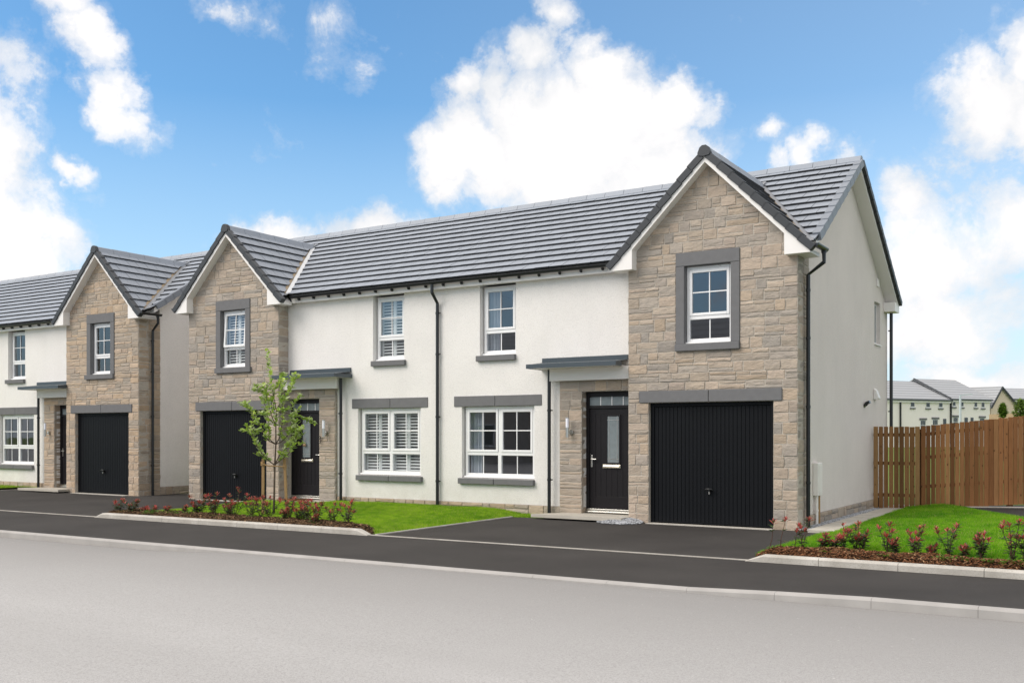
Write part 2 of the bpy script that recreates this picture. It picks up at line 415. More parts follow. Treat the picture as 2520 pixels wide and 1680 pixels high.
def window(parent, mp, x0, x1, z0, z1, y, cols, label=None, open_top=0, sill=True, dress=None, seed=0):
    """white casement: top-hung sashes above a fixed light. x0 < x1 in the right-hand house's own plan"""
    fr = MB(); D = .07; w = .055
    X = mp
    yb = y+D; H = z1-z0; zt = z0+H*.335
    fr.box(X(x0), X(x0)+(X(x1)-X(x0))*w/(x1-x0), y, yb, z0, z1)
    fr.box(X(x1)-(X(x1)-X(x0))*w/(x1-x0), X(x1), y, yb, z0, z1)
    fr.box(X(x0+w), X(x1-w), y+.001, yb, z1-w, z1); fr.box(X(x0+w), X(x1-w), y+.001, yb, z0, z0+w+.03)
    fr.box(X(x0+w), X(x1-w), y+.001, yb, zt-.03, zt+.035)
    if sill: fr.box(X(x0-.02), X(x1+.02), y-.045, y-.001, z0-.005, z0+.03)
    cw = (x1-x0-2*w)/cols; panes = []; sashes = []
    if cols == 2:
        xm = (x0+x1)/2; fr.box(X(xm-.04), X(xm+.04), y+.002, yb-.002, z0+w+.03, zt-.03); fr.box(X(xm-.028), X(xm+.028), y+.002, yb-.002, zt+.035, z1-w)
    xs = []
    for i in range(cols):
        a = x0+w+(.04 if i else 0)*0; 
        lo = x0+w if i == 0 else (x0+x1)/2+.034; hi = x1-w if i == cols-1 else (x0+x1)/2-.034
        xs.append((lo, hi))
    pn = MB()
    sm = MB(); sp = MB()
    for lo, hi in xs:
        # fixed lower light
        pn.pane(X(lo), X(hi), y+.035, z0+w+.03, zt-.03)
        m = (lo+hi)/2; fr.box(X(m-.011), X(m+.011), y+.02, y+.034, z0+w+.03, zt-.03)
        # sash
        s = .048; b0, b1 = zt+.035, z1-w
        tgt, tp = (sm, sp) if open_top else (fr, pn)
        yo = y-.012
        for q in ((lo, lo+s, b0, b1), (hi-s, hi, b0, b1), (lo+s, hi-s, b0, b0+s), (lo+s, hi-s, b1-s-.012, b1)):
            tgt.box(X(q[0]), X(q[1]), yo, yo+.05, q[2], q[3])
        tgt.box(X(m-.011), X(m+.011), yo+.012, yo+.028, b0+s, b1-s-.012)
        zm = (b0+b1)/2; tgt.box(X(lo+s), X(hi-s), yo+.013, yo+.027, zm-.011, zm+.011)
        tp.pane(X(lo+s), X(hi-s), yo+.029, b0+s, b1-s-.012)
        vw = min(.2, (hi-lo)*.28); fr.box(X(m-vw), X(m+vw), y-.02, y-.0005, z1-.038, z1-.018)   # trickle vent
    ob = fr.build('window', M['upvc'], parent, bevel=.006)
    if label: ob['label'] = label
    pn.build('pane', M['glass'], ob)
    if open_top:
        hz_ = z1-w
        for b in (sm, sp):
            b.v = [(vx, (y-.012)+(vy-(y-.012))*math.cos(open_top)-(hz_-vz)*math.sin(open_top), hz_-(hz_-vz)*math.cos(open_top)-(vy-(y-.012))*math.sin(open_top)*-1) for vx, vy, vz in b.v]
        sm.build('open_sash', M['upvc'], ob, bevel=.005); sp.build('sash_pane', M['glass'], ob)
    rnd = random.Random(seed)
    if dress == 'shutter':
        n = cols*2; sh = MB(); yy = yb+.05; sw = (x1-x0-.08)/n
        for i in range(n):
            a = x0+.04+sw*i; b = a+sw
            for q in ((a+.002, a+.042), (b-.042, b-.002)): sh.box(X(q[0]), X(q[1]), yy-.012, yy+.014, z0+.02, z1-.02)
            z = z0+.06
            sh.box(X(a+.042), X(b-.042), yy-.012, yy+.014, z0+.02, z0+.07); sh.box(X(a+.042), X(b-.042), yy-.012, yy+.014, z1-.07, z1-.02)
            z = z0+.10
            while z < z1-.10:
                t = R(36)
                sh.obox((X(a+.042), yy-.026, z-.012), (X(b-.042)-X(a+.042), 0, 0), (0, .052*math.cos(t), .052*math.sin(t)), (0, -.006*math.sin(t), .006*math.cos(t)))
                z += .066
        sh.build('shutter', M['shutter_white'], ob)
    elif dress == 'curtain':
        cu = MB(); n = 26; yy = yb+.12; wdt = (.34 if cols == 2 else .30)
        a0 = x0-.02
        P = []
        for i in range(n+1):
            t = i/n; a = a0+t*wdt; P.append((a, yy+.035*math.sin(t*25+seed)+.012*math.sin(t*61)))
        for (a, ya), (b, yb2) in zip(P, P[1:]):
            cu.face([(X(a), ya, z0-.12), (X(b), yb2, z0-.12), (X(b), yb2, z1+.02), (X(a), ya, z1+.02)])
        cu.build('curtain', M['curtain_cloth'], ob, smooth=True)
    return ob

def rect_wall(mb, mp, x0, x1, y0, y1, z0, z1, holes):
    """wall slab with rectangular openings, cut into butting blocks"""
    xs = sorted(set([x0, x1] + [h[0] for h in holes] + [h[1] for h in holes])); zs = sorted(set([z0, z1] + [h[2] for h in holes] + [h[3] for h in holes]))
    # merged vertically per column strip
    for a, b in zip(xs, xs[1:]):
        run = None
        for c, d in zip(zs, zs[1:]):
            solid = not any(h[0]-1e-6 <= a and b <= h[1]+1e-6 and h[2]-1e-6 <= c and d <= h[3]+1e-6 for h in holes)
            if solid: run = [c, d] if run is None else [run[0], d]
            if (not solid or d == zs[-1]) and run:
                mb.box(mp(a), mp(b), y0, y1, run[0], run[1]); run = None

def house(name, label, mp, opts):
    rnd = random.Random(opts.get('seed', 1)); X, G = mp.x, mp.g; simple = opts.get('simple')
    tint = opts.get('tint', (1,1,1)); grp = 'cream houses with stone gables in a row'
    root = thing(name, label, 'house', (X(-8.5), Y_MW, 0), grp)
    sgn = -1 if mp.mi is not None else 1
    gl, gr = CX-HW, CX+HW
    # ---- rendered front wall
    LW = (-11.69, -9.955, .70, 2.155); UW = (-11.245, -10.385, 3.175, 4.59); DO = (-8.87, -7.945, .13, 2.40)
    w = MB(); rect_wall(w, X, PL, gl+.02, Y_MW, Y_MW+.28, .21, 4.62, [LW, (UW[0],UW[1],UW[2],4.62), (DO[0], gl+.02, .21, DO[3])])
    w.build('front_wall', M['roughcast'], root)
    pln = MB(); T = lambda a, o, z: (X(a), Y_MW-.022-o, z)
    stone_wall(pln, T, lambda z: [(PL, -9.36)], .0, .208, warm=.5, tint=(.98,.95,.9), rnd=rnd)
    pln.box(X(PL), X(-9.36), Y_MW-.02, Y_MW+.28, -.05, .209, (.36,.33,.29)); pln.build('plinth', M['stone'], root)
    # ---- outer side wall with the gable end
    sw = MB(); holes = [(21.95, 22.5, 3.52, 4.43)]
    xs0, xs1 = XS-.28, XS
    zr_ = lambda y: (EZ+RS*(min(y, RY)-EY) if y <= RY else REZ+RS*(REY-y))-.09
    def strip(ya, yb, zl, top=True):
        p = [(ya, zl), (yb, zl)]
        if top:
            p.append((yb, zr_(yb)))
            if ya < RY < yb: p.append((RY, zr_(RY)))
            p.append((ya, zr_(ya)))
        sw.prism([(G(xs0), y, z) for y, z in p], (G(xs1)-G(xs0), 0, 0))
    strip(Y_ST+.66, 21.95, .215); strip(21.95, 22.5, 4.432); strip(22.5, Y_BK, .215); sw.box(G(xs0), G(xs1), 21.95, 22.5, .215, 3.52)
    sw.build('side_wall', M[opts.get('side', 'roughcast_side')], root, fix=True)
    if not simple:
        pl2 = MB(); T2 = lambda a, o, z: (G(XS+.012)+sgn*o, a, z)
        stone_wall(pl2, T2, lambda z: [(Y_ST+.67, Y_BK)], .0, .215, warm=.35, tint=(.9,.9,.9), rnd=rnd)
        pl2.box(G(XS-.28), G(XS+.012), Y_ST+.66, Y_BK, -.05, .214, (.3,.28,.26)); pl2.build('side_plinth', M['stone'], root)
        sf = MB(); sf.box(G(XS-.14), G(XS-.08), 21.95, 22.5, 3.52, 4.432); so = sf.build('side_window', M['upvc'], root)
        sl = MB(); sl.box(G(XS-.10), G(XS+.03), 21.93, 22.52, 3.50, 3.522); sl.build('side_sill', M['white_trim'], so)
        pg = MB(); pg.face([(G(XS-.078), 22.0, 3.58), (G(XS-.078), 22.45, 3.58), (G(XS-.078), 22.45, 4.38), (G(XS-.078), 22.0, 4.38)]); pg.build('pane', M['grey_glass'], so)
    rw = MB(); rw.box(X(PL), G(XS-.28), Y_BK-.25, Y_BK, -.05, REZ+.02); rw.box(X(PL), G(XS-.28), Y_MW+.28, Y_BK-.25, 2.55, 2.75); rw.box(X(PL), G(XS-.28), Y_MW+.28, Y_BK-.25, -.05, .12)
    rw.box(X(PL), X(PL+.1), Y_MW+.28, Y_BK-.25, .12, 4.7); rw.box(X(-9.3), X(-9.2), Y_MW+.28, Y_BK-.25, .12, 2.55); rw.box(X(-9.3), X(-9.2), Y_MW+.28, Y_BK-.25, 2.75, 4.7)
    rw.box(X(PL+.1), X(-9.3), 20.5, 20.6, .12, 2.55); rw.box(X(PL+.1), X(-9.3), 20.5, 20.6, 2.75, 4.7); rw.box(X(-9.2), G(XS-.28), 20.5, 20.6, 2.75, 4.7)
    rw.box(X(PL+.1), G(XS-.28), Y_MW+.28, Y_BK-.25, 4.71, 4.74)
    rw.build('inner_wall', M['inside'], root)
    # ---- stone gable front
    GD = (-7.385, -5.125, -.02, 2.13); GW = (-6.86, -5.70, 3.045, 4.765)
    if not simple:
        st = MB(); T3 = lambda a, o, z: (G(a), Y_ST+.012-o, z)
        def spans(z):
            a, b = gl, gr
            if z > 4.9: h = max(.05, GZ-.10-z); a = max(a, CX-h); b = min(b, CX+h)
            cut = None
            if z < 2.155: cut = (GD[0], GD[1])
            elif z < 2.365: cut = (-7.565, -4.975)
            elif GW[2] < z < GW[3]: cut = (GW[0], GW[1])
            return [(a, b)] if cut is None else [(a, cut[0]), (cut[1], b)]
        stone_wall(st, T3, spans, -.03, 6.42, cuts=(2.15, 2.36, GW[2], GW[3]), warm=.16, tint=tint, rnd=rnd, narrow_warm=.5)
        # mortar ground behind the stones, with reveals
        mo = (.47,.43,.375)
        def blk(x0, x1, z0, z1, y0=Y_ST+.008): st.box(G(x0), G(x1), y0, Y_ST+.30, z0, z1, mo)
        blk(gl, GD[0], -.05, 2.15); blk(GD[1], gr, -.05, 2.15); blk(gl, gr, 2.15, GW[2]+.13); blk(gl, GW[0]+.15, GW[2]+.13, 4.54); blk(GW[1]-.15, gr, GW[2]+.13, 4.54)
        zt = GZ-.12-HW
        st.prism([(G(gl), Y_ST+.008, 4.54), (G(gr), Y_ST+.008, 4.54), (G(gr), Y_ST+.008, zt), (G(CX), Y_ST+.008, GZ-.12), (G(gl), Y_ST+.008, zt)], (0, .292, 0), mo)
        # quoined returns
        T4 = lambda a, o, z: (G(gr-.012)+sgn*o, a, z)
        rt_tint = tuple(t*.92 for t in tint)
        stone_wall(st, T4, lambda z: [(Y_ST, Y_ST+.67)], -.03, 4.62, warm=.12, tint=rt_tint, rnd=rnd)
        st.box(G(XS-.28), G(gr-.008), Y_ST+.30, Y_ST+.66, -.05, 4.62, mo)
        T5 = lambda a, o, z: (G(gl+.012)-sgn*o, a, z)
        stone_wall(st, T5, lambda z: [(Y_ST, Y_MW)], 2.86, 4.62, warm=.12, tint=rt_tint, rnd=rnd)
        stone_wall(st, T5, lambda z: [(Y_ST, Y_MW)], -.03, 2.86, warm=.12, tint=rt_tint, rnd=rnd)
        st.box(G(gl+.008), G(gl+.2), Y_ST+.30, Y_MW+.28, -.05, 4.62, mo)
        # garage jamb stones
        for xa, sg in ((GD[0], 1), (GD[1], -1)):
            Tj = lambda a, o, z, xa=xa, sg=sg: (G(xa)+sgn*sg*(o*.5-.008), a, z)
            stone_wall(st, Tj, lambda z: [(Y_ST, Y_ST+.13)], -.03, 2.15, warm=.4, tint=tint, rnd=rnd)
        st.build('stone_gable', M['stone'], root)
        # ---- porch stonework round the door
        ps = MB(); YP = Y_MW-.075; Tp = lambda a, o, z: (X(a), YP+.01-o, z)
        stone_wall(ps, Tp, lambda z: [(-9.35, DO[0])] if z < DO[3] else [(-9.35, gl-.01)], .08, 2.60, cuts=(DO[3],), warm=.25, tint=(tint[0]*.97, tint[1]*.96, tint[2]*.95), rnd=rnd)
        ps.box(X(-9.35), X(DO[0]), YP+.006, Y_MW-.001, -.02, DO[3], mo); ps.box(X(-9.35), X(gl-.01), YP+.006, Y_MW-.001, DO[3], 2.60, mo)
        Tq = lambda a, o, z: (X(DO[0])+sgn*(o*.5-.006), a, z)
        stone_wall(ps, Tq, lambda z: [(YP, YP+.20)], .08, DO[3], warm=.3, tint=tuple(t*.9 for t in tint), rnd=rnd)
        Tr = lambda a, o, z: (X(-9.35)-sgn*(o*.4-.004), a, z)
        stone_wall(ps, Tr, lambda z: [(YP, Y_MW)], .08, 2.58, warm=.2, tint=tuple(t*.9 for t in tint), rnd=rnd)
        ps.build('porch_stonework', M['stone'], root)
    else:
        st = MB(); st.prism([(G(gl), Y_ST, -.05), (G(gr), Y_ST, -.05), (G(gr), Y_ST, 4.8), (G(CX), Y_ST, GZ-.12), (G(gl), Y_ST, 4.8)], (0, .3, 0), (.36,.31,.26)); st.build('stone_gable', M['stone'], root, fix=True)
    # ---- dressed grey stone
    def trim(nm, boxes, mapf, par=root, bev=.008):
        b = MB()
        for q in boxes: b.box(mapf(q[0]), mapf(q[1]), q[2], q[3], q[4], q[5])
        return b.build(nm, M['trim_stone'], par, bevel=bev)
    lm = -10.87
    trim('lintel', [(-11.88, lm-.005, Y_MW-.018, Y_MW+.11, 2.157, 2.368), (lm+.005, -9.79, Y_MW-.018, Y_MW+.11, 2.157, 2.368)], X)
    trim('sill', [(-11.745, lm-.006, Y_MW-.075, Y_MW+.10, .585, .698), (lm+.006, -9.945, Y_MW-.075, Y_MW+.10, .585, .698)], X)
    trim('sill', [(-11.30, -10.375, Y_MW-.075, Y_MW+.10, 3.06, 3.173)], X)
    wl = window(root, X, -11.655, -9.99, .715, 2.15, Y_MW+.085, 2, dress=opts.get('dress'), seed=1)
    wu = window(root, X, -11.215, -10.415, 3.19, 4.575, Y_MW+.115, 1, dress=opts.get('dress'), seed=4)
    if not simple:
        gw = trim('window_surround', [(GW[0], GW[1], Y_ST-.022, Y_ST+.14, 4.532, GW[3]), (GW[0], GW[0]+.158, Y_ST-.019, Y_ST+.14, GW[2]+.127, 4.530), (GW[1]-.158, GW[1], Y_ST-.019, Y_ST+.14, GW[2]+.127, 4.530)], G)
        trim('sill', [(GW[0]-.05 if opts.get('wide_sill') else GW[0]-.005, GW[1]+.005, Y_ST-.06, Y_ST+.14, GW[2], GW[2]+.125)], G)
        window(root, G, -6.70+.003, -5.858-.003, 3.175, 4.528, Y_ST+.10, 1, open_top=opts.get('open_top', 0), dress=opts.get('gdress'), seed=6)
        gm = -6.255
        trim('garage_lintel', [(-7.565, gm-.005, Y_ST-.02, Y_ST+.13, 2.155, 2.362), (gm+.005, -4.975, Y_ST-.02, Y_ST+.13, 2.155, 2.362)], G)
        # ---- garage door
        g = MB(); yd = Y_ST+.085
        g.box(G(GD[0]+.001), G(GD[0]+.07), yd, yd+.08, .0, 2.149); g.box(G(GD[1]-.07), G(GD[1]-.001), yd, yd+.08, .0, 2.149); g.box(G(GD[0]+.07), G(GD[1]-.07), yd, yd+.08, 2.085, 2.149)
        go = g.build('garage_door', M['garage_black'], root, bevel=.004)
        pnl = MB(); n = 29; a0, a1 = GD[0]+.073, GD[1]-.073; pw = (a1-a0)/n
        for i in range(n):
            a = a0+pw*i
            pnl.box(G(a+.005), G(a+pw-.005), yd+.018, yd+.04, .05, 2.078)
        pnl.box(G(a0), G(a1), yd+.030, yd+.06, .035, 2.081); pnl.box(G(a0), G(a1), yd+.012, yd+.0298, .028, .049)
        pnl.build('door_panel', M['garage_black'], go)
        h = MB(); hx = CX-.02; h.tube([(G(hx-.075), yd-.035, .625), (G(hx-.05), yd-.05, .64), (G(hx), yd-.055, .645), (G(hx+.05), yd-.05, .64), (G(hx+.075), yd-.035, .625)], .014, 8)
        h.box(G(hx-.02), G(hx+.02), yd-.05, yd+.018, .60, .64); h.build('handle', M['black_plastic'], go, smooth=True)
        kb = MB(); kb.box(G(hx-.011), G(hx+.011), yd-.03, yd+.016, .555, .60); kb.build('lock', M['steel'], go)
        # ---- front door
        d = MB(); y0 = Y_MW+.10; zb = .14
        d.box(X(DO[0]+.004), X(DO[0]+.07), y0, y0+.07, zb, DO[3]-.002); d.box(X(gl-.075), X(gl-.005), y0, y0+.07, zb, DO[3]-.002)
        d.box(X(DO[0]+.07), X(gl-.075), y0, y0+.07, DO[3]-.10, DO[3]-.002); d.box(X(DO[0]+.07), X(gl-.075), y0, y0+.07, 2.075, 2.135)
        do = d.build('front_door', M['door_black'], root, bevel=.004)
        tl = MB(); tl.pane(X(DO[0]+.07), X(gl-.075), y0+.03, 2.135, 2.30); to = tl.build('fanlight', M['grey_glass'], do)  # reflection put into the panes' grey colour, not a frosted surface
        for i in range(1, 4):
            tb = MB(); a = DO[0]+.07+(gl-.145-DO[0])*i/4; tb.box(X(a-.008), X(a+.008), y0+.018, y0+.029, 2.136, 2.299)
            tb.build('glazing_bar', M['upvc'], to)
        lf = MB(); a0, a1 = DO[0]+.075, gl-.08; ym = y0+.02; wd = a1-a0
        lf.box(X(a0), X(a1), ym+.008, ym+.05, zb+.055, 2.07)
        # planked face with rails
        gx0, gx1, gz0, gz1 = a0+wd*.40, a0+wd*.66, 1.06, 1.93
        lf.box(X(a0), X(a0+.12), ym, ym+.0079, zb+.055, 2.07); lf.box(X(a1-.12), X(a1), ym, ym+.0079, zb+.055, 2.07)
        lf.box(X(a0+.12), X(a1-.12), ym, ym+.0079, zb+.055, zb+.28); lf.box(X(a0+.12), X(a1-.12), ym, ym+.0079, 1.97, 2.07)
        n = 6; pw = (wd-.24)/n
        for i in range(n):
            p0, p1 = a0+.12+pw*i+.005, a0+.12+pw*(i+1)-.005
            lf.box(X(p0), X(p1), ym+.003, ym+.0078, zb+.282, 1.968)
        for q in ((gx0-.035, gx0, gz0-.035, gz1+.035), (gx1, gx1+.035, gz0-.035, gz1+.035), (gx0, gx1, gz0-.035, gz0), (gx0, gx1, gz1, gz1+.035)):
            lf.box(X(q[0]), X(q[1]), ym-.015, ym+.0025, q[2], q[3])
        lo = lf.build('door_leaf', M['door_black'], do, bevel=.003)
        gp = MB(); gp.pane(X(gx0), X(gx1), ym-.004, gz0, gz1); gpo = gp.build('door_glass', M['grey_glass'], do)
        gb = MB()
        for a in (gx0+.035, gx1-.035): gb.box(X(a-.005), X(a+.005), ym-.0085, ym-.0045, gz0, gz1)
        for z in (gz0+.07, gz1-.07): gb.box(X(gx0), X(gx1), ym-.0095, ym-.0088, z-.005, z+.005)
        gb.build('leaded_strip', M['steel'], do)
        lb = MB(); lb.box(X(a0+wd*.30), X(a0+wd*.70), ym-.02, ym-.0002, .955, 1.02); lb.tube([(X(a0+wd*.32), ym-.022, .985), (X(a0+wd*.68), ym-.022, .985)], .02, 8); lb.build('letterbox', M['brass_steel'], do, bevel=.004)
        hd = MB(); hx = a0+.045
        hd.box(X(hx-.017), X(hx+.017), ym-.014, ym-.0002, .97, 1.20); hd.tube([(X(hx), ym-.014, 1.12), (X(hx), ym-.055, 1.12), (X(hx+.03), ym-.06, 1.12), (X(hx+.12), ym-.055, 1.12)], .011, 8); hd.build('handle', M['steel'], do, bevel=.003)
        th = MB(); th.box(X(DO[0]+.005), X(gl-.006), y0-.06, y0+.07, .115, zb-.002); th.box(X(DO[0]+.02), X(gl-.02), y0-.02, y0+.06, zb, zb+.045); th.build('threshold', M['steel'], do, bevel=.004)
        # ---- canopy over the door
        cp = MB(); c0, c1 = -9.79, -7.90; YF = 15.96
        cp.box(X(c0), X(c1), YF, YF+.022, 2.832, 2.912); cp.box(X(c0), X(c0+.022), YF+.022, Y_MW-.001, 2.832, 2.912); cp.box(X(c1-.022), X(c1), YF+.022, Y_ST-.03, 2.832, 2.912)
        cp.obox((X(c0+.022), YF+.022, 2.895), (X(c1-.022)-X(c0+.022), 0, 0), (0, Y_MW-.003-YF-.022, .075), (0, 0, .012))
        cp.box(X(c0+.03), X(c1-.03), Y_MW-.04, Y_MW-.0015, 2.97, 3.06)
        co = cp.build('canopy', M['canopy_grey'], root)
        cs = MB(); cs.box(X(c0+.023), X(c1-.023), YF+.023, Y_MW-.002, 2.840, 2.85); cs.build('canopy_soffit', M['white_trim'], co)
        wp = MB(); wp.box(X(-9.50), X(gl-.006), Y_MW-.20, Y_MW-.001, 2.605, 2.838); wp.build('canopy_panel', M['white_panel'], co)
        # ---- outside lamp
        lx, lz = -9.115, 1.72; yl = Y_MW-.19
        q = MB(); q.tube([(X(lx), yl, lz-.185), (X(lx), yl, lz+.0)], .032, 16); lo2 = q.build('wall_lamp', M['steel'], root, smooth=False)
        q = MB(); q.tube([(X(lx), yl, lz+.001), (X(lx), yl, lz+.174)], .031, 16); q.build('diffuser', M['lamp_white'], lo2, smooth=False)
        q = MB(); q.tube([(X(lx), yl, lz+.175), (X(lx), yl, lz+.19)], .034, 16); q.build('lamp_cap', M['steel'], lo2)
        q = MB(); q.tube([(X(lx), yl+.03, lz-.09), (X(lx+.03), Y_MW-.10, lz-.09)], .012, 8); q.tube([(X(lx+.03), Y_MW-.12, lz-.09), (X(lx+.03), Y_MW-.085, lz-.09)], .05, 16); q.build('mount', M['steel'], lo2)
    # ---- roof: tiles
    up = Vector((0, 1, RS)).normalized(); n = Vector((0, -RS, 1)).normalized(); SL = math.hypot(RY-EY, RZ-EZ)
    gcx = G(CX); xa, xb = sorted((X(PL), G(XV)))
    full = MB(); tile_rows(full, (xa, EY, EZ), (1,0,0), up, n, xb-xa, SL, 13, seed=opts.get('seed', 1))
    k_ = RS; gap = .05
    roof = MB()
    roof.add(full.clip([((0, JY, 0), (0, 1, 0))]))
    front = full.clip([((0, JY, 0), (0, -1, 0))])
    nl = Vector((-1, k_, 0)).normalized()     # left of the left valley
    roof.add(front.clip([(Vector((gcx, JY, 0))+nl*gap, Vector((-1, -k_, 0)).normalized()*-1 if False else Vector((-1, k_, 0)).normalized())]))
    roof.add(front.clip([(Vector((gcx, JY, 0))+Vector((1, k_, 0)).normalized()*gap, Vector((1, k_, 0)).normalized())]))
    up2 = Vector((0, -1, RS)).normalized(); n2 = Vector((0, RS, 1)).normalized()
    tile_rows(roof, (xb, REY, REZ), (-1,0,0), up2, n2, xb-xa, math.hypot(REY-RY, RZ-REZ), 13, seed=3, wide=True)
    dk = (.02,.02,.02)
    roof.face([(xa, EY+.05, EZ+.01), (xb, EY+.05, EZ+.01), (xb, RY, RZ-.02), (xa, RY, RZ-.02)], dk); roof.face([(xa, REY, REZ-.02), (xb, REY, REZ-.02), (xb, RY, RZ-.02), (xa, RY, RZ-.02)], dk)
    # gable roof slopes
    gs = math.hypot(GHW, GHW)
    for sd in (-1, 1):
        t = MB(); upv = Vector((-sd, 0, 1)).normalized(); nv = Vector((sd, 0, 1)).normalized()
        if sd > 0: tile_rows(t, (gcx+sd*GHW, GY0+.02, GZ-GHW), (0,1,0), upv, nv, JY-GY0+.1, gs, 9, seed=5)
        else: tile_rows(t, (gcx+sd*GHW, JY+.12, GZ-GHW), (0,-1,0), upv, nv, JY-GY0+.1, gs, 9, seed=6)
        nn = Vector((-sd, -k_, 0)).normalized()
        roof.add(t.clip([(Vector((gcx, JY, 0))+nn*.05, nn)]))
        roof.face([(gcx+sd*GHW, GY0+.03, GZ-GHW-.02), (gcx, GY0+.03, GZ-.02), (gcx, JY, GZ-.02), (gcx+sd*GHW, JY-GHW/k_*1.0+.0, GZ-GHW-.02)], dk)
    ro = roof.build('roof', M['tile'], root)
    rdg = MB(); ridge_tiles(rdg, (xa, RY, RZ), (xb, RY, RZ), .13, .045, .075, c=TILE); rdg.build('ridge', M['tile'], ro)
    rg = MB(); ridge_tiles(rg, (gcx, GY0+.02, GZ), (gcx, JY-.02, GZ), .125, .085, .065, c=TILE); rg.build('ridge', M['tile'], ro)
    # valleys: pale trough with a mortar edge
    for sd in (-1, 1):
        L = 1.70; vl = MB(); vm = MB()
        def at(d, off, lift): # d = |dx|, off along the outward plan normal
            y = JY-d/k_; x = d+off*.84; yy = y+off*.54
            zm = EZ+RS*(yy-EY); zg = GZ-abs(x); 
            return (gcx+sd*x, yy, max(zm, zg)+lift)
        for a, b in ((.02, .55), (.55, 1.1), (1.1, L)):
            vl.prism([at(a, -.035, .028), at(b, -.035, .028), at(b, .058, .022), at(a, .058, .022)], (0,0,.010))
            vm.prism([at(a, -.085, .02), at(b, -.085, .02), at(b, -.036, .024), at(a, -.036, .024)], (0,0,.016))
        vo = vl.build('valley', M['lead_flashing' if (sd > 0) == (sgn > 0) else 'valley_white'], ro, fix=True); vm.build('valley_mortar', M['valley_mortar'], vo, fix=True)
        f = MB(); p = at(L, 0, .03); f.prism([(p[0]-.06, p[1]+.05, p[2]+.035), (p[0]+.06, p[1]+.05, p[2]+.035), (p[0]+.10, p[1]-.12, p[2]-.03), (p[0]-.10, p[1]-.12, p[2]-.03)], (0,0,.018)); f.build('flashing', M['lead_flashing'], vo, bevel=.006, fix=True)
        f = MB(); p = at(.03, 0, .03); f.prism([(p[0]-.07, p[1]+.10, p[2]+.085), (p[0]+.07, p[1]+.10, p[2]+.085), (p[0]+.08, p[1]-.07, p[2]-.01), (p[0]-.08, p[1]-.07, p[2]-.01)], (0,0,.02)); f.build('flashing', M['lead_flashing'], vo, bevel=.006, fix=True)
    # verges
    vg = MB()
    for sd in (-1, 1):
        nv = Vector((sd, 0, 1)).normalized()
        verge_units(vg, (gcx+sd*(GHW+.0), GY0, GZ-GHW), (gcx+sd*.07, GY0, GZ-.07), (0,1,0), nv, 9, -.035, .09, .052, -.068)
    vg.prism([(gcx+x, GY0-.05, GZ+z) for x, z in ((-.10,-.10),(-.118,-.05),(-.078,.045),(-.035,.078),(.035,.078),(.078,.045),(.118,-.05),(.10,-.10),(0,-.115))], (0,.10,0))
    vg.build('gable_verge', M['verge_dark'], ro, bevel=.006, fix=True)
    ev = MB(); xo = G(XV); sx = Vector((-1 if sgn > 0 else 1, 0, 0))
    y_s = 16.60
    verge_units(ev, (xo, y_s, EZ+RS*(y_s-EY)), (xo, RY-.03, RZ-.02), sx, n, 12, -.03, .10, .05, -.10, tuple(v*.8 for v in TILE))
    ev.build('main_verge', M['tile'], ro, bevel=.004, fix=True)
    ev = MB(); verge_units(ev, (xo, REY, REZ), (xo, RY+.03, RZ-.02), sx, n2, 13, -.03, .10, .05, -.06); ev.build('rear_verge', M['verge_dark'], ro, bevel=.004, fix=True)
    # ---- white barge boards, soffits and box ends
    wb = MB(); yb0 = GY0+.0
    def zt(x, d): return GZ-abs(x)-d
    for sd in (-1, 1):
        wb.prism([(gcx+sd*1.79, yb0, zt(1.79,.06)), (gcx, yb0, GZ-.06), (gcx, yb0, GZ-.20), (gcx+sd*1.37, yb0, zt(1.37,.20)), (gcx+sd*1.37, yb0, 4.535), (gcx+sd*1.79, yb0, 4.535)], (0,.022,0))
        wb.prism([(gcx, yb0+.022, GZ-.12), (gcx, yb0+.022, GZ-.195), (gcx+sd*1.375, yb0+.022, zt(1.375,.195)), (gcx+sd*1.375, yb0+.022, zt(1.375,.12))], (0,.19,0))
        outer = (sd == 1) == (sgn > 0)
        yb1 = 16.62 if outer else EY+.045
        wb.prism([(gcx+sd*1.372, yb0+.022, 4.537), (gcx+sd*1.788, yb0+.022, 4.537), (gcx+sd*1.788, yb0+.022, zt(1.788,.065)), (gcx+sd*1.372, yb0+.022, zt(1.372,.13))], (0, (Y_ST-.012 if False else yb1)-yb0-.022, 0))
    wb.build('bargeboard', M['white_trim'], root, fix=True)
    fs = MB(); fx0, fx1 = sorted((X(PL), gcx-sgn*1.79))
    fs.box(fx0, fx1, Y_MW-.155, Y_MW-.133, 4.583, 4.76); fs.box(fx0, fx1, Y_MW-.132, Y_MW+.02, 4.592, 4.606); fs.build('fascia', M['white_trim'], root)
    sb = MB()
    for (ya, za), (yb_, zb_) in (((y_s-.05, EZ+RS*(y_s-.05-EY)), (RY, RZ)), ((RY, RZ), (REY, REZ))):
        pts = [(xo-sgn*.035, ya, za-.02), (xo-sgn*.035, yb_, zb_-.02), (xo-sgn*.035, yb_, zb_-.17), (xo-sgn*.035, ya, za-.17)]
        sb.prism(pts, (G(XS+.002)-(xo-sgn*.035), 0, 0))
    sb.box(xo-sgn*.033, G(XS+.001), 22.86, 23.32, REZ-.22, REZ-.02); sb.build('verge_soffit', M['white_trim'], root, fix=True)
    # ---- rainwater goods
    gt = MB(); r = .058; gy, gz = EY-.055, EZ-.035
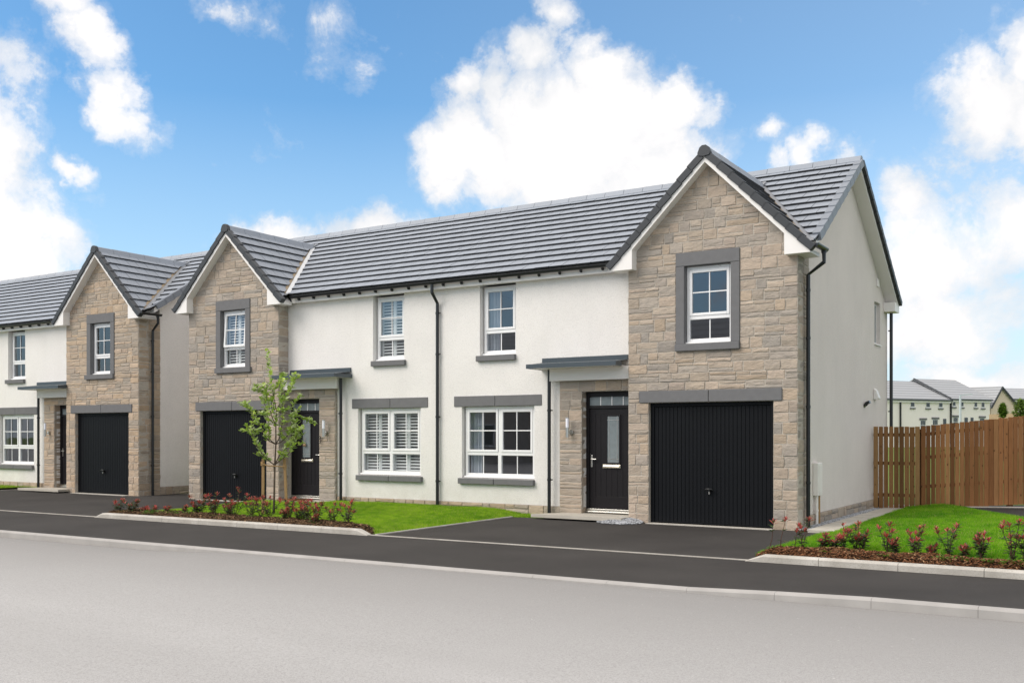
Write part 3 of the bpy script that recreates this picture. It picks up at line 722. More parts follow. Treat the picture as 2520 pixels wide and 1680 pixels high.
    def gutter(mb, p0, p1, r=.058):
        p0 = Vector(p0); p1 = Vector(p1); d = (p1-p0); s = d.normalized().cross(Vector((0,0,1)))
        prof = [(r*math.cos(a), r*math.sin(a)) for a in [math.pi+math.pi*i/10 for i in range(11)]]; prof += [(x*.9, y*.9+.002) for x, y in reversed(prof)]
        for i in range(len(prof)):
            j = (i+1) % len(prof); a, b = prof[i], prof[j]
            q = [p0+s*a[0]+Vector((0,0,a[1])), p0+s*b[0]+Vector((0,0,b[1]))]
            mb.face([q[0], q[1], q[1]+d, q[0]+d])
        for e in (p0, p1): mb.face([e+s*x+Vector((0,0,z)) for x, z in prof[:11]])
    gx1 = gcx-sgn*1.86
    gutter(gt, (min(X(PL), gx1), gy, gz), (max(X(PL), gx1), gy, gz))
    a, b = sorted((X(PL), gx1)); nb = int((b-a)/.42); 
    go_ = gt.build('gutter', M['black_plastic'], root, smooth=False)
    for i in range(nb):
        br = MB()
        x = a+.2+i*(b-a)/nb
        br.prism([(x, gy+.08, gz-.035), (x, gy-.01, gz-.062), (x, gy-.01, gz-.078), (x, gy+.02, gz-.105), (x, gy+.08, gz-.098)], (.016,0,0))
        br.build('gutter_bracket', M['black_plastic'], go_, fix=True)
    def downpipe(pts, clips, clipdir):
        q = MB(); q.tube(pts, .034, 12)
        for (x, y, z) in clips:
            q.tube([(x, y, z-.022), (x, y, z+.022)], .041, 12); q.box(x+clipdir[0]*.03-.008*(clipdir[0] == 0), x+clipdir[0]*.075+.008*(clipdir[0] == 0), y+clipdir[1]*.03-.01, y+clipdir[1]*.075+.01, z-.011, z+.011)
        return q.build('downpipe', M['black_plastic'], root, smooth=False)
    if opts.get('party_pipe'):
        x = X(PL)-.05; yw = Y_MW-.06
        q = downpipe([(x, gy, gz-.03), (x, gy, gz-.22), (x, yw, gz-.42), (x, yw, -.02)], [(x, yw, z) for z in (4.1, 3.25, 1.95, .62)], (1, 0))
    if not simple:
        x = X(-9.555); yw = Y_MW-.115; downpipe([(x, yw, 2.83), (x, yw, 0)], [(x, yw, z) for z in (2.05, .72)], (sgn, 0))
        xg = gcx+sgn*(GHW+.045); g2 = MB(); gutter(g2, (xg, GY0+.0, EZ-.09), (xg, 16.66, EZ-.09)); g2.tube([(xg, 16.56, EZ-.10), (xg, 16.56, EZ-.17)], .045, 12); g2.build('gutter', M['black_plastic'], root)
        xw = G(XS+.085); yq = 16.62
        downpipe([(xg, 16.56, EZ-.15), (xg, 16.57, EZ-.32), (xw, yq, EZ-.50), (xw, yq, -.02)], [(xw, yq, z) for z in (4.0, 3.2, 2.05, .78)], (0, -1))
    if opts.get('detail'):
        # rear pipe seen past the corner, flue, security light, vent, meter box with its pipes
        q = MB(); q.tube([(XS+.09, 23.20, REZ-.20), (XS+.09, 23.20, 0)], .036, 12); q.tube([(XS+.09, 23.26, REZ-.06), (XS+.09, 23.20, REZ-.22)], .036, 12)
        for z in (3.9, 2.1): q.box(XS+.03, XS+.06, 23.17, 23.20, z-.012, z+.012)
        q.build('downpipe', M['black_plastic'], root)
        q = MB(); q.prism([(XS+.001, 21.86, 2.57), (XS+.06, 21.86, 2.52), (XS+.11, 21.86, 2.36), (XS+.10, 21.86, 2.33), (XS+.001, 21.86, 2.33)], (0,.17,0)); q.build('flue_cowl', M['white_trim'], root, bevel=.012, fix=True)
        q = MB(); q.tube([(XS+.001, 21.02, 2.20), (XS+.03, 21.02, 2.18)], .075, 16); q.tube([(XS+.03, 21.02, 2.19), (XS+.06, 21.0, 2.22)], .03, 8); q.obox((XS+.05, 20.95, 2.20), (.07,0,.03), (0,.13,0), (-.02,0,.05)); q.build('security_light', M['black_plastic'], root, fix=True)
        q = MB(); q.box(XS+.001, XS+.03, 22.15, 22.30, 4.77, 4.93); q.build('wall_vent', M['white_trim'], root, bevel=.006)
        q = MB(); q.box(XS+.001, XS+.095, 17.20, 17.47, .53, 1.10); mo_ = q.build('meter_box', M['white_panel'], root, bevel=.012)
        q = MB(); q.box(XS+.0955, XS+.103, 17.23, 17.44, .58, 1.06); q.build('meter_door', M['white_panel'], mo_, bevel=.004)
        q = MB(); q.tube([(XS+.05, 17.27, .529), (XS+.05, 17.27, 0)], .026, 10); q.tube([(XS+.05, 17.27, .26), (XS+.05, 17.27, .29)], .031, 10); q.build('service_pipe', M['white_panel'], mo_)
        q = MB(); q.tube([(XS+.05, 17.42, .529), (XS+.05, 17.42, 0)], .020, 10); qq = q.build('service_pipe', M['stake_wood'], mo_); qq['label'] = 'brown service pipe'
        q = MB(); q.tube([(XS+.03, 22.1, .24), (XS+.05, 22.1, .2), (XS+.05, 22.1, .02)], .022, 8); q.build('overflow_pipe', M['verge_dark'], root)
    if opts.get('number'):
        q = MB(); nx, nz, ny = X(DO[0])+.055, 1.475, Y_MW-.118
        for cz, rr, rz_ in ((nz+.042, .026, .034), (nz-.036, .033, .042)):
            q.tube([(nx+rr*math.cos(2*math.pi*i/20), ny, cz+rz_*math.sin(2*math.pi*i/20)) for i in range(21)], .0085, 6, caps=False)
        q.build('house_number', M['black_plastic'], root)
    return root

hA = house('terraced_house', 'right-hand cream house with grey stone gable over a black garage, nearest the wooden fence', Map(), dict(seed=11, dress='curtain', gdress=None, party_pipe=True, detail=True))
hB = house('terraced_house', 'cream house with white shutters and number 8, stone gable behind the young tree', Map(mirror=-24.44, gmirror=-24.385), dict(seed=23, tint=(.97,.975,.98), dress='shutter', gdress='shutter', open_top=R(4), wide_sill=True, number=True))
hC = house('terraced_house', 'house left of the gap with a warm tan stone gable and black garage door', Map(off=-16.70, goff=-16.87), dict(seed=37, side='roughcast_gap', tint=(1.07,1.02,.95), dress=None, gdress=None, wide_sill=True))
hD = house('terraced_house', 'far left house of which only a strip of tiled roof shows', Map(mirror=-41.14), dict(seed=41, simple=True))

# ------------------------------------------------------------------ ground
def smooth(t): t = max(0, min(1, t)); return t*t*(3-2*t)
def YK(x): return 9.55+.03*(x+6)          # road kerb line
def YP(x): return 12.05+.028*(x+6)        # back of pavement
def zk(x): return .05*smooth((x+4.2)/2)   # kerb top
def zr(x): return -.035-.065*smooth((-x-10.2)/2.2)-.012*smooth((x+5.4)/2.5)
def yard(x, y): return .10*smooth((y-13.2)/3.0)
XSAMP = [-400,-120,-60,-40,-30,-26,-22]+[-20+.5*i for i in range(49)]+[5,8,14,30,60,120,400]
m = MB()
for a, b in zip(XSAMP, XSAMP[1:]):
    for y0, y1, z0f, z1f in ((-400, -30, -.16, None), ):
        m.face([(a,-400,-.22),(b,-400,-.22),(b,YK(b)+.4,-.22),(a,YK(a)+.4,-.22)])
        m.face([(a,YK(a)+.4,-.22),(b,YK(b)+.4,-.22),(b,YK(b)+.7,-.03),(a,YK(a)+.7,-.03)])
        m.face([(a,YK(a)+.7,-.03),(b,YK(b)+.7,-.03),(b,1200,-.03),(a,1200,-.03)])
structure(m.build('ground', M['ground']))
m = MB()
for a, b in zip(XSAMP, XSAMP[1:]):
    ys = [-40,-10,-4,0,3,5,7,8.5]
    for y0, y1 in zip(ys, ys[1:]): m.face([(a,y0,zr(a)),(b,y0,zr(b)),(b,y1,zr(b)),(a,y1,zr(a))])
    m.face([(a,8.5,zr(a)),(b,8.5,zr(b)),(b,YK(b)+.02,zr(b)),(a,YK(a)+.02,zr(a))])
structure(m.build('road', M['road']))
m = MB()
for i in range(-70, 24):                                          # kerb stones .915 m long with fine joints
    a = i*.915-1.2; b = a+.912
    P = [(0,-.3),(0,-.022),(.015,-.004),(.03,0),(.105,0),(.105,-.3)]
    q0 = [(a, YK(a)+y, (zk(a)+z) if z > -.25 else -.3) for y, z in P]; q1 = [(b, YK(b)+y, (zk(b)+z) if z > -.25 else -.3) for y, z in P]
    for j in range(5): m.face([q0[j], q1[j], q1[j+1], q0[j+1]])
    m.face(q0); m.face(list(reversed(q1)))
structure(m.build('road_kerb', M['road_kerb']))
m = MB(); XS2 = [x for x in XSAMP if -120 <= x <= 60]
for a, b in zip(XS2, XS2[1:]):
    m.face([(a,YK(a)+.104,zk(a)-.004),(b,YK(b)+.104,zk(b)-.004),(b,YP(b),.004),(a,YP(a),.004)])
structure(m.build('pavement', M['asphalt']))
m = MB(); m.prism([(-60,YP(-60),-.02),(-60,YP(-60)+.045,-.02),(-60,YP(-60)+.045,.014),(-60,YP(-60),.014)], (75,YP(15)-YP(-60),0)); structure(m.build('edging_strip', M['kerb_concrete'], fix=True))
# driveways
def sheet(name, poly, z, mat, h=0):
    b = MB(); b.prism([(x,y,z-.06) for x, y in poly], (0,0,.06)) if h == 0 else None
    return structure(b.build(name, mat, fix=True))
sheet('driveway', [(-10.45,YP(-10.45)+.045),(-3.9,YP(-3.9)+.045),(-3.9,16.10),(-4.5,16.30),(-10.2,16.30),(-10.2,13.0)], .006, M['asphalt'])
sheet('driveway', [(-27.0,YP(-27)+.045),(-16.72,YP(-16.72)+.045),(-16.72,13.2),(-16.72,16.5),(-19.8,16.5),(-19.8,17.4),(-27.0,17.4)], .006, M['asphalt'])
sheet('driveway', [(-3.4,22.0),(-3.12,21.62),(-1.65,18.95),(-.3,16.2),(2.4,12.9),(14,12.9),(14,24.2),(-2.0,23.25)], .105, M['asphalt'])
# raised paths at the doors
sheet('door_path', [(-9.62,15.86),(-7.74,15.86),(-7.74,16.24),(-7.80,16.60),(-9.10,16.60)], .10, M['paving_slab'])
sheet('door_path', [(-24.44+9.45,15.8),(-24.44+7.7,15.8),(-24.44+7.7,16.6),(-24.44+9.3,16.6)], .10, M['paving_slab'])
sheet('door_path', [(-9.62-16.7,15.86),(-7.74-16.7,15.86),(-7.80-16.8,16.6),(-9.05-16.7,16.6)], .10, M['paving_slab'])
m = MB(); m.box(-7.385,-5.125,16.09,16.33,-.03,.012); structure(m.build('garage_threshold', M['concrete']))
m = MB(); m.box(-7.385-16.87,-5.125-16.87,16.09,16.33,-.03,.012); structure(m.build('garage_threshold', M['concrete']))
m = MB(); m.box(-24.385+5.125,-24.385+7.385,16.09,16.33,-.03,.012); structure(m.build('garage_threshold', M['concrete']))
# side path of slabs beside the gable wall
m = MB(); ys = 16.05
for i in range(16):
    for j, (xa, xb) in enumerate(((-4.50,-4.29),(-4.285,-4.07))):
        y = ys+i*.43; m.box(xa, xb, y+.004, y+.426, -.03, .05+.002*((i*7+j*3) % 3))
structure(m.build('side_path', M['paving_slab']))
m = MB(); m.box(-4.75,-4.50,16.15,22.6,-.05,.012); structure(m.build('gravel_bed', M['soil']))
def pebbles(name, area, n, zf, rnd, label, rad=(.010,.024)):
    b = MB()
    for i in range(n):
        x, y = area(rnd); r = rnd.uniform(*rad); g = rnd.uniform(.16,.55); c = (g*.95, g*.98, g*1.04)
        z = zf(x, y)+r*.3; a = rnd.uniform(0, 6.3); u = Vector((math.cos(a), math.sin(a), rnd.uniform(-.4,.4)))*r*rnd.uniform(.9,1.6); v = Vector((-math.sin(a), math.cos(a), rnd.uniform(-.3,.3)))*r; w = Vector((rnd.uniform(-.3,.3),rnd.uniform(-.3,.3),1))*r*.75
        o = Vector((x, y, z)); P = [o+u, o+v, o-u, o-v]; t = o+w; d = o-w
        for q in range(4): b.face([P[q], P[(q+1) % 4], t], c); b.face([P[(q+1) % 4], P[q], d], c)
    return stuff(b.build(name, M['pebble']), label, 'gravel')
rn = random.Random(5)
pebbles('gravel_strip', lambda r: (r.uniform(-4.73,-4.50), r.uniform(16.2,22.6)), 4200, lambda x, y: .015+.02*max(0,(-4.5-x))*2, rn, 'grey gravel strip between the side wall and the slab path')
def ga(r):
    while True:
        x, y = r.uniform(-8.25,-7.42), r.uniform(15.55,16.22)
        if (x+7.85)**2/.17+(y-16.05)**2/.16 < 1: return x, y
pebbles('gravel_patch', ga, 1900, lambda x, y: .012+.07*max(0, 1-((x+7.85)**2/.17+(y-16.1)**2/.16)), rn, 'small heap of pale grey gravel beside the garage jamb')
# garden kerbs
def garden_kerb(x0, x1, lead0, lead1, label):
    b = MB(); n = round((x1-x0)/.915); L = (x1-x0)/n; h = .095
    for i in range(n):
        a = x0+L*i+.003; c = x0+L*(i+1)-.003
        ha = .012 if (i == 0 and lead0) else h; hc = .012 if (i == n-1 and lead1) else h
        seq = [(a, ha), (c, hc)]
        if i == 0 and lead0: seq = [(a, ha), (a+.22, h), (c, hc)]
        if i == n-1 and lead1: seq = [(a, ha), (c-.22, h), (c, hc)]
        for (p, hp), (q, hq) in zip(seq, seq[1:]):
            f0 = [(p,YP(p)-.065,-.05),(p,YP(p)-.065,hp-.022 if hp > .03 else hp-.005),(p,YP(p)-.043,hp),(p,YP(p)+.06,hp),(p,YP(p)+.06,-.05)]; f1 = [(q,YP(q)-.065,-.05),(q,YP(q)-.065,hq-.022 if hq > .03 else hq-.005),(q,YP(q)-.043,hq),(q,YP(q)+.06,hq),(q,YP(q)+.06,-.05)]
            for j in range(4): b.face([f0[j], f1[j], f1[j+1], f0[j+1]])
        b.face([(a,YP(a)-.065,-.05),(a,YP(a)-.065,ha-.022),(a,YP(a)-.043,ha),(a,YP(a)+.06,ha),(a,YP(a)+.06,-.05)]); b.face([(c,YP(c)-.065,-.05),(c,YP(c)-.065,hc-.022),(c,YP(c)-.043,hc),(c,YP(c)+.06,hc),(c,YP(c)+.06,-.05)])
    return structure(b.build('garden_kerb', M['kerb_concrete']))
garden_kerb(-16.85, -10.20, True, True, ''); garden_kerb(-4.16, 4.0, True, False, '')
# thin pale edgings between lawns and driveways
for x, y0, y1, t in ((-10.12, YP(-10)+.05, 16.0, 0), (-16.72, YP(-16.7)+.06, 16.2, 0), (-27.0, YP(-27)+.05, 17.0, 0)):
    m = MB(); m.box(x-.025, x+.02, y0, y1, -.05, .022); structure(m.build('lawn_edging', M['kerb_concrete']))
# lawns
LAWN_L = [(-16.70,12.45),(-15.0,12.62),(-12.0,12.62),(-10.5,12.3),(-10.15,12.05),(-10.15,16.0),(-9.62,16.1),(-9.3,16.53),(-14.9,16.53),(-15.0,15.8),(-16.70,15.8)]
LAWN_R = [(-4.22,12.62),(-3.4,12.75),(-1.5,12.75),(1.5,12.8),(2.4,12.9),(-.3,16.2),(-1.65,18.95),(-3.12,21.62),(-3.4,21.95),(-4.06,21.74),(-4.06,16.0),(-4.22,15.9)]
LAWN_C = [(-34,YP(-34)+.06),(-27.03,YP(-27)+.06),(-27.03,16.4),(-26.2,16.5),(-26.1,16.53),(-34,16.53)]
def inside(p, poly):
    x, y = p; r = False; j = len(poly)-1
    for i in range(len(poly)):
        xi, yi = poly[i]; xj, yj = poly[j]
        if (yi > y) != (yj > y) and x < (xj-xi)*(y-yi)/(yj-yi)+xi: r = not r
        j = i
    return r
def zL(x, y): return .012+.024*smooth((-10.13-x)/.3)+.065*smooth((y-13)/3.2)*smooth((-10.1-x)/.8)
def zR(x, y): return .012+.03*smooth((x+4.25)/.35)+.10*smooth((x+4.2)/1.3)*smooth((y-12.6)/1.2)*(1-.25*smooth((y-19)/3))+.02*smooth((y-19)/3)
def zC(x, y): return .03+.05*smooth((y-13)/3)
def lawn(name, poly, zf, n, c0, c1, label, seed, hh=(.022,.05)):
    xs = [p[0] for p in poly]; ys = [p[1] for p in poly]; rnd = random.Random(seed)
    b = MB(); st = .15; bmx = []
    import itertools
    gx = int((max(xs)-min(xs))/st)+1; gy = int((max(ys)-min(ys))/st)+1
    for i in range(gx):
        for j in range(gy):
            x0 = min(xs)+i*st; y0 = min(ys)+j*st
            if any(inside(p, poly) for p in ((x0+st/2,y0+st/2),)):
                b.face([(x,y,zf(x,y)) for x, y in ((x0,y0),(x0+st,y0),(x0+st,y0+st),(x0,y0+st))])
    # skirt sheet to the outline
    b.face([(x,y,zf(x,y)-.006) for x, y in poly]) if name != 'right' else None
    base = structure(b.build('turf', M['turf']))
    v = []; f = []; c = []
    A = 0
    while A < n:
        x = rnd.uniform(min(xs), max(xs)); y = rnd.uniform(min(ys), max(ys))
        if not inside((x,y), poly): continue
        # nearer ground carries more, finer blades
        A += 1
        h = rnd.uniform(*hh)*(1+.5*mnoise.noise((x*1.3,y*1.3,0))); a = rnd.uniform(0,6.283); w = rnd.uniform(.0022,.0042)*1.3; t = rnd.uniform(.1,.9)*h
        z = zf(x,y)-.004; dx, dy = math.cos(a)*w, math.sin(a)*w; b2 = rnd.uniform(0,6.283)
        k = len(v); v += [(x-dx,y-dy,z),(x+dx,y+dy,z),(x+math.cos(b2)*t,y+math.sin(b2)*t,z+h)]; f.append((k,k+1,k+2))
        m_ = max(0, min(1, .45+.6*mnoise.noise((x*.8,y*.8,3))+.7*mnoise.noise((x*5.3,y*5.3,9))+rnd.uniform(-.4,.4)))
        c.append(tuple(p+(q-p)*m_ for p, q in zip(c0, c1)) if rnd.random() > .07+.12*max(0, mnoise.noise((x*1.7,y*1.7,20))) else (.46,.44,.14))
    g = MB(); g.v = v; g.f = f; g.c = c
    return stuff(g.build('grass', M['blade']), label, 'grass')
lawn('left', LAWN_L, zL, 210000, (.15,.34,.012), (.40,.60,.035), 'bright green mown front lawn behind the young tree', 1)
lawn('right', LAWN_R, zR, 230000, (.08,.28,.006), (.27,.52,.018), 'rich green lawn between the slab path and the right edge', 2, (.03,.065))
lawn('c', LAWN_C, zC, 60000, (.17,.31,.014), (.36,.52,.035), 'wedge of green lawn in front of the far left house', 3)
# planting beds: soil with bark chips
def bed(poly, zf, n, label, seed, base=(.10,.055,.028)):
    b = MB(); x0, x1 = min(p[0] for p in poly), max(p[0] for p in poly); y0, y1 = min(p[1] for p in poly), max(p[1] for p in poly); st = .08
    for i in range(int((x1-x0)/st)+1):
        for j in range(int((y1-y0)/st)+1):
            x, y = x0+i*st, y0+j*st
            if inside((x+st/2, y+st/2), poly): b.face([(p,q,zf(p,q)) for p, q in ((x,y),(x+st,y),(x+st,y+st),(x,y+st))])
    structure(b.build('planting_bed', M['soil']))
    rnd = random.Random(seed); xs = [p[0] for p in poly]; ys = [p[1] for p in poly]; m = MB(); A = 0
    while A < n:
        x = rnd.uniform(min(xs), max(xs)); y = rnd.uniform(min(ys), max(ys))
        if not inside((x,y), poly): continue
        A += 1; L = rnd.uniform(.010,.032); w = rnd.uniform(.003,.008); a = rnd.uniform(0,6.3)
        u = Vector((math.cos(a),math.sin(a),rnd.uniform(-.5,.5)))*L; vv = Vector((-math.sin(a),math.cos(a),rnd.uniform(-.4,.4)))*w
        q = rnd.uniform(.35,2.0); c = tuple(p*q for p in base)
        if rnd.random() < .10: c = (.36,.22,.12)
        if rnd.random() < .25: c = (.03,.018,.011)
        o = Vector((x,y,zf(x,y)+rnd.uniform(.002,.03)*(1+mnoise.noise((x*3,y*3,0))))); nn = u.cross(vv).normalized()*.004
        P = [o-u-vv,o+u-vv,o+u+vv,o-u+vv]
        m.face([p+nn for p in P],c); 
        for i in range(4): m.face([P[i],P[(i+1)%4],P[(i+1)%4]+nn,P[i]+nn],c)
    return stuff(m.build('bark_mulch', M['bark_chip']), label, 'bark mulch')
bed([(-16.75,YP(-16.75)+.06),(-10.2,YP(-10.2)+.05),(-10.45,12.34),(-12.0,12.64),(-15.0,12.64),(-16.7,12.48)], lambda x, y: .012+(.023+.06*smooth((y-YP(x))/.25))*smooth((-10.3-x)/.35), 13000, 'brown bark mulch in the bed along the left garden kerb', 8, (.12,.075,.042))
bed([(-4.05,YP(-4)+.06),(3.9,YP(3.9)+.06),(3.9,12.88),(-1.5,12.8),(-3.4,12.78),(-4.2,12.65)], lambda x, y: .012+(.033+.075*smooth((y-YP(x))/.3))*smooth((x+4.2)/.3), 17000, 'reddish bark mulch in the bed along the right garden kerb', 9, (.14,.062,.03))

# ------------------------------------------------------------------ plants
def leaf(mb, o, d, n, L, w, c, fold=.25, droop=.15):
    """folded lance-shaped leaf"""
    o = Vector(o); d = Vector(d).normalized(); s = d.cross(Vector(n)); 
    if s.length < 1e-3: s = d.cross(Vector((1,0,0)))
    s.normalize(); n = s.cross(d)
    a = o+d*L*.38-n*fold*w; b = o+d*L*.74-n*fold*w-Vector((0,0,droop*L*.5)); t = o+d*L-Vector((0,0,droop*L))
    l1 = o+d*L*.40+s*w+n*fold*w; r1 = o+d*L*.40-s*w+n*fold*w; l2 = o+d*L*.75+s*w*.7-Vector((0,0,droop*L*.4)); r2 = o+d*L*.75-s*w*.7-Vector((0,0,droop*L*.4))
    mb.face([o,a,l1],c); mb.face([o,r1,a],c); mb.face([a,b,l2,l1],c); mb.face([a,r1,r2,b],c); mb.face([b,t,l2],c); mb.face([b,r2,t],c)
def shrub(x, y, z, h, seed, label, group, spread=1.0, dark=False, nst=None, sparse=False):
    rnd = random.Random(seed); root = thing('shrub', label, 'shrub', (x,y,z), group)
    st = MB(); gr = MB(); rd = MB()
    n = (nst+1 if nst and nst > 1 else nst) or rnd.randint(4, 6)
    if h < .2: n = 3
    for i in range(n):
        a = i*6.283/n+rnd.uniform(-.6,.6); lean = rnd.uniform(.2,.72)*spread*(.4 if i == 0 else 1); hh = h*(.93 if i == 0 else rnd.uniform(.55,.9))
        p = [Vector((x+rnd.uniform(-.02,.02),y+rnd.uniform(-.02,.02),z-.03))]
        for t in (.35,.7,1.0): p.append(Vector((x+math.cos(a)*lean*hh*t**1.2+rnd.uniform(-.012,.012), y+math.sin(a)*lean*hh*t**1.2+rnd.uniform(-.012,.012), z+hh*t*.92)))
        st.tube(p, [.006,.005,.004,.0028], 5)
        tips = [(p[3], (p[3]-p[2]).normalized(), 1.0)]
        for t in range(rnd.randint(0,1) if h > .25 else 1):
            k = rnd.choice((1,2)); b = p[k]+(p[k+1]-p[k])*rnd.uniform(.2,.8); aa = rnd.uniform(0,6.3); e = b+Vector((math.cos(aa)*.35,math.sin(aa)*.35,rnd.uniform(.5,.9)))*h*rnd.uniform(.2,.34)
            st.tube([b, (b+e)/2+Vector((0,0,-.008)), e], [.0035,.003,.002], 5); tips.append((e, (e-b).normalized(), .8))
        # lower green leaves
        for t in range(rnd.randint(14,22) if not sparse else 6):
            k = rnd.choice((0,1,1,2)); b = p[k]+(p[k+1]-p[k])*rnd.random(); 
            if b.z < z+.03: continue
            aa = rnd.uniform(0,6.3); q = rnd.uniform(.7,1.4); c = rnd.choice(((.06,.10,.04),(.085,.135,.05),(.07,.11,.065),(.12,.105,.065),(.10,.16,.05)))
            leaf(gr, b, (math.cos(aa),math.sin(aa),rnd.uniform(.0,.7)), (0,0,1), rnd.uniform(.06,.095), rnd.uniform(.014,.021), tuple(v*q for v in c))
        for e, d, s in tips:
            m = rnd.randint(7,10)
            for t in range(m):
                aa = t*2.4+rnd.uniform(-.3,.3); el = .35+.95*(t/m); f = 1-.35*t/m
                c = rnd.choice(((.54,.075,.070),(.42,.06,.052),(.60,.15,.13),(.28,.085,.05),(.54,.17,.15))) if rnd.random() > .25 else rnd.choice(((.13,.10,.045),(.10,.14,.05)))
                if dark: c = tuple(v*.6 for v in c)
                dd = Vector((math.cos(aa)*math.cos(el),math.sin(aa)*math.cos(el),math.sin(el)))+d*.25
                leaf(rd, e-d*.035*(1-t/m), dd, (0,0,1), rnd.uniform(.082,.118)*f*s, rnd.uniform(.0095,.0135)*s, c)
    st.build('stem', M['twig'], root); gr.build('foliage', M['leaf'], root); o = rd.build('new_growth', M['leaf'], root); o['label'] = 'red young leaves at the shoot tips'
    return root
GL = 'red-tipped shrubs in the left planting bed'; GR = 'red-tipped shrubs in the right planting bed'
SL_ = [(-16.57,12.05,.31,'leftmost red-tipped shrub, at the left end of the left bed'),(-16.25,12.08,.30,'red-tipped shrub second from the left end of the left bed'),(-16.05,12.2,.15,'low reddish shrub beside the two at the left bed end'),
 (-15.85,12.24,.16,'low red shrub left of the green weeds'),(-15.55,12.34,.16,'low red-tipped shrub behind the green weeds'),(-15.25,12.5,.18,'low shrub right of the green weeds'),
 (-15.0,12.57,.28,'bushy red shrub on the left, in front of the dark driveway'),(-15.05,12.72,.42,'tall thin shrub standing before the grey wall gap'),(-14.39,12.47,.50,'tall red shrub at the left edge of the black garage'),
 (-14.65,12.66,.31,'small red shrub between the two tall left ones'),(-14.24,12.68,.33,'mid-height shrub in front of the black garage door'),(-14.0,12.62,.56,'tallest shrub of the left bed, before the garage door'),
 (-13.59,12.62,.44,'slim shrub with one red tuft left of the left stake'),(-13.9,12.4,.30,'short shrub in front of the tallest one'),(-13.28,12.56,.45,'red shrub right in front of the left stake'),
 (-13.05,12.54,.46,'red shrub in front of the tree trunk'),(-12.95,12.95,.42,'red shrub behind the tree trunk'),(-12.75,13.1,.38,'red shrub beside the right stake'),
 (-12.31,12.55,.34,'leafy red shrub right of the right stake'),(-12.06,12.49,.46,'dense red shrub below the number 8 door'),(-11.84,12.49,.40,'red shrub in front of the porch downpipe'),
 (-11.52,12.52,.40,'wide red shrub second from the right end of the left bed'),(-11.09,12.42,.45,'tall red shrub at the right end of the left bed'),(-11.72,12.28,.18,'little red shrub low at the front of the left bed'),(-12.6,12.5,.25,'low red shrub between the stakes and the mulch')]
for i, (x, y, h, lb) in enumerate(SL_): shrub(x, y, zL(x,y)+.03 if y > 12.3 else .06, h, 100+i, lb, GL, spread=1.0 if h > .2 else 1.5)
SR_ = [(-4.05,12.72,.40,'thin shrub with bare stem, leftmost in the right bed',1),(-3.92,12.70,.44,'slim upright shrub before the stone corner of the garage',1),(-3.66,12.85,.52,'shrub with dark red clump in front of the black downpipe',2),
 (-3.75,12.75,.28,'small twig-like shrub with one red tip near the downpipe',1),(-3.42,12.95,.27,'light red shrub low against the lawn beside the slab path',4),(-3.28,12.95,.25,'low red shrub in the right bed, left of a leaning pair',4),
 (-3.18,13.0,.34,'leaning red shrub with long stem over the path end',2),(-3.06,13.12,.42,'tall red shrub where the slab path meets the lawn',4),(-2.98,13.12,.30,'bushy red shrub leaning right of the path end',4),
 (-2.66,13.08,.44,'tall red shrub in front of the middle of the lawn',3),(-2.55,13.0,.24,'small red shrub right of the lawn-middle shrub',3),(-2.28,12.86,.46,'dense upright red shrub with grey-green lower leaves',5),
 (-2.12,12.96,.18,'very low red shrub right of the dense upright one',3),(-1.95,13.1,.46,'slim tall shrub standing alone before the lawn crest',3),(-1.76,13.0,.20,'low dark red shrub left of the round bushy one',3),
 (-1.58,13.05,.38,'round bushy red shrub near the right edge',6),(-1.22,12.72,.56,'tallest red shrub of the right bed',4),(-1.08,12.74,.44,'rightmost red shrub, cut by the right edge',3)]
for i, (x, y, h, lb, ns) in enumerate(SR_): shrub(x, y, zR(x,y) if y > 12.75 else .11, h, 300+i, lb, GR, spread=.8, nst=ns, sparse=ns < 2)
# weeds
def weeds(name, spots, label, seed):
    b = MB(); rnd = random.Random(seed)
    for x, y, z, s in spots:
        for i in range(int(26*s)):
            a = rnd.uniform(0,6.3); r = rnd.uniform(0,.10)*s; q = rnd.uniform(.7,1.3)
            leaf(b, (x+math.cos(a)*r,y+math.sin(a)*r,z+rnd.uniform(0,.05)*s), (math.cos(a),math.sin(a),rnd.uniform(.2,1.2)), (0,0,1), rnd.uniform(.03,.06), rnd.uniform(.008,.014), (.10*q,.20*q,.02*q))
    return stuff(b.build(name, M['leaf']), label, 'weeds')
weeds('weeds', [(-15.75,12.05,.09,1.3),(-15.55,12.1,.09,1.4),(-15.35,12.15,.09,1.3),(-15.1,12.2,.09,1.2),(-14.9,12.3,.09,1.2),(-15.6,11.93,.1,1.0),(-13.3,12.25,.09,1.2),(-12.6,12.35,.09,.8),(-14.2,12.3,.09,.7),(-16.4,12.0,.08,.8),(-11.6,12.2,.08,.6),(-13.9,12.15,.08,.6)], 'low green weeds growing through the left mulch bed', 3)
weeds('weeds', [(-3.95,12.5,.11,.7),(-3.3,12.45,.12,.5),(-2.55,12.4,.12,.6),(-1.95,12.4,.12,1.0),(-1.8,12.42,.12,.9),(-1.65,12.45,.12,.8),(-1.45,12.4,.12,.9),(-1.25,12.4,.12,1.0),(-1.1,12.45,.12,1.0),(-2.3,12.5,.12,.6),(-.8,12.4,.12,1)], 'low yellow-green weeds growing through the right mulch bed', 4)

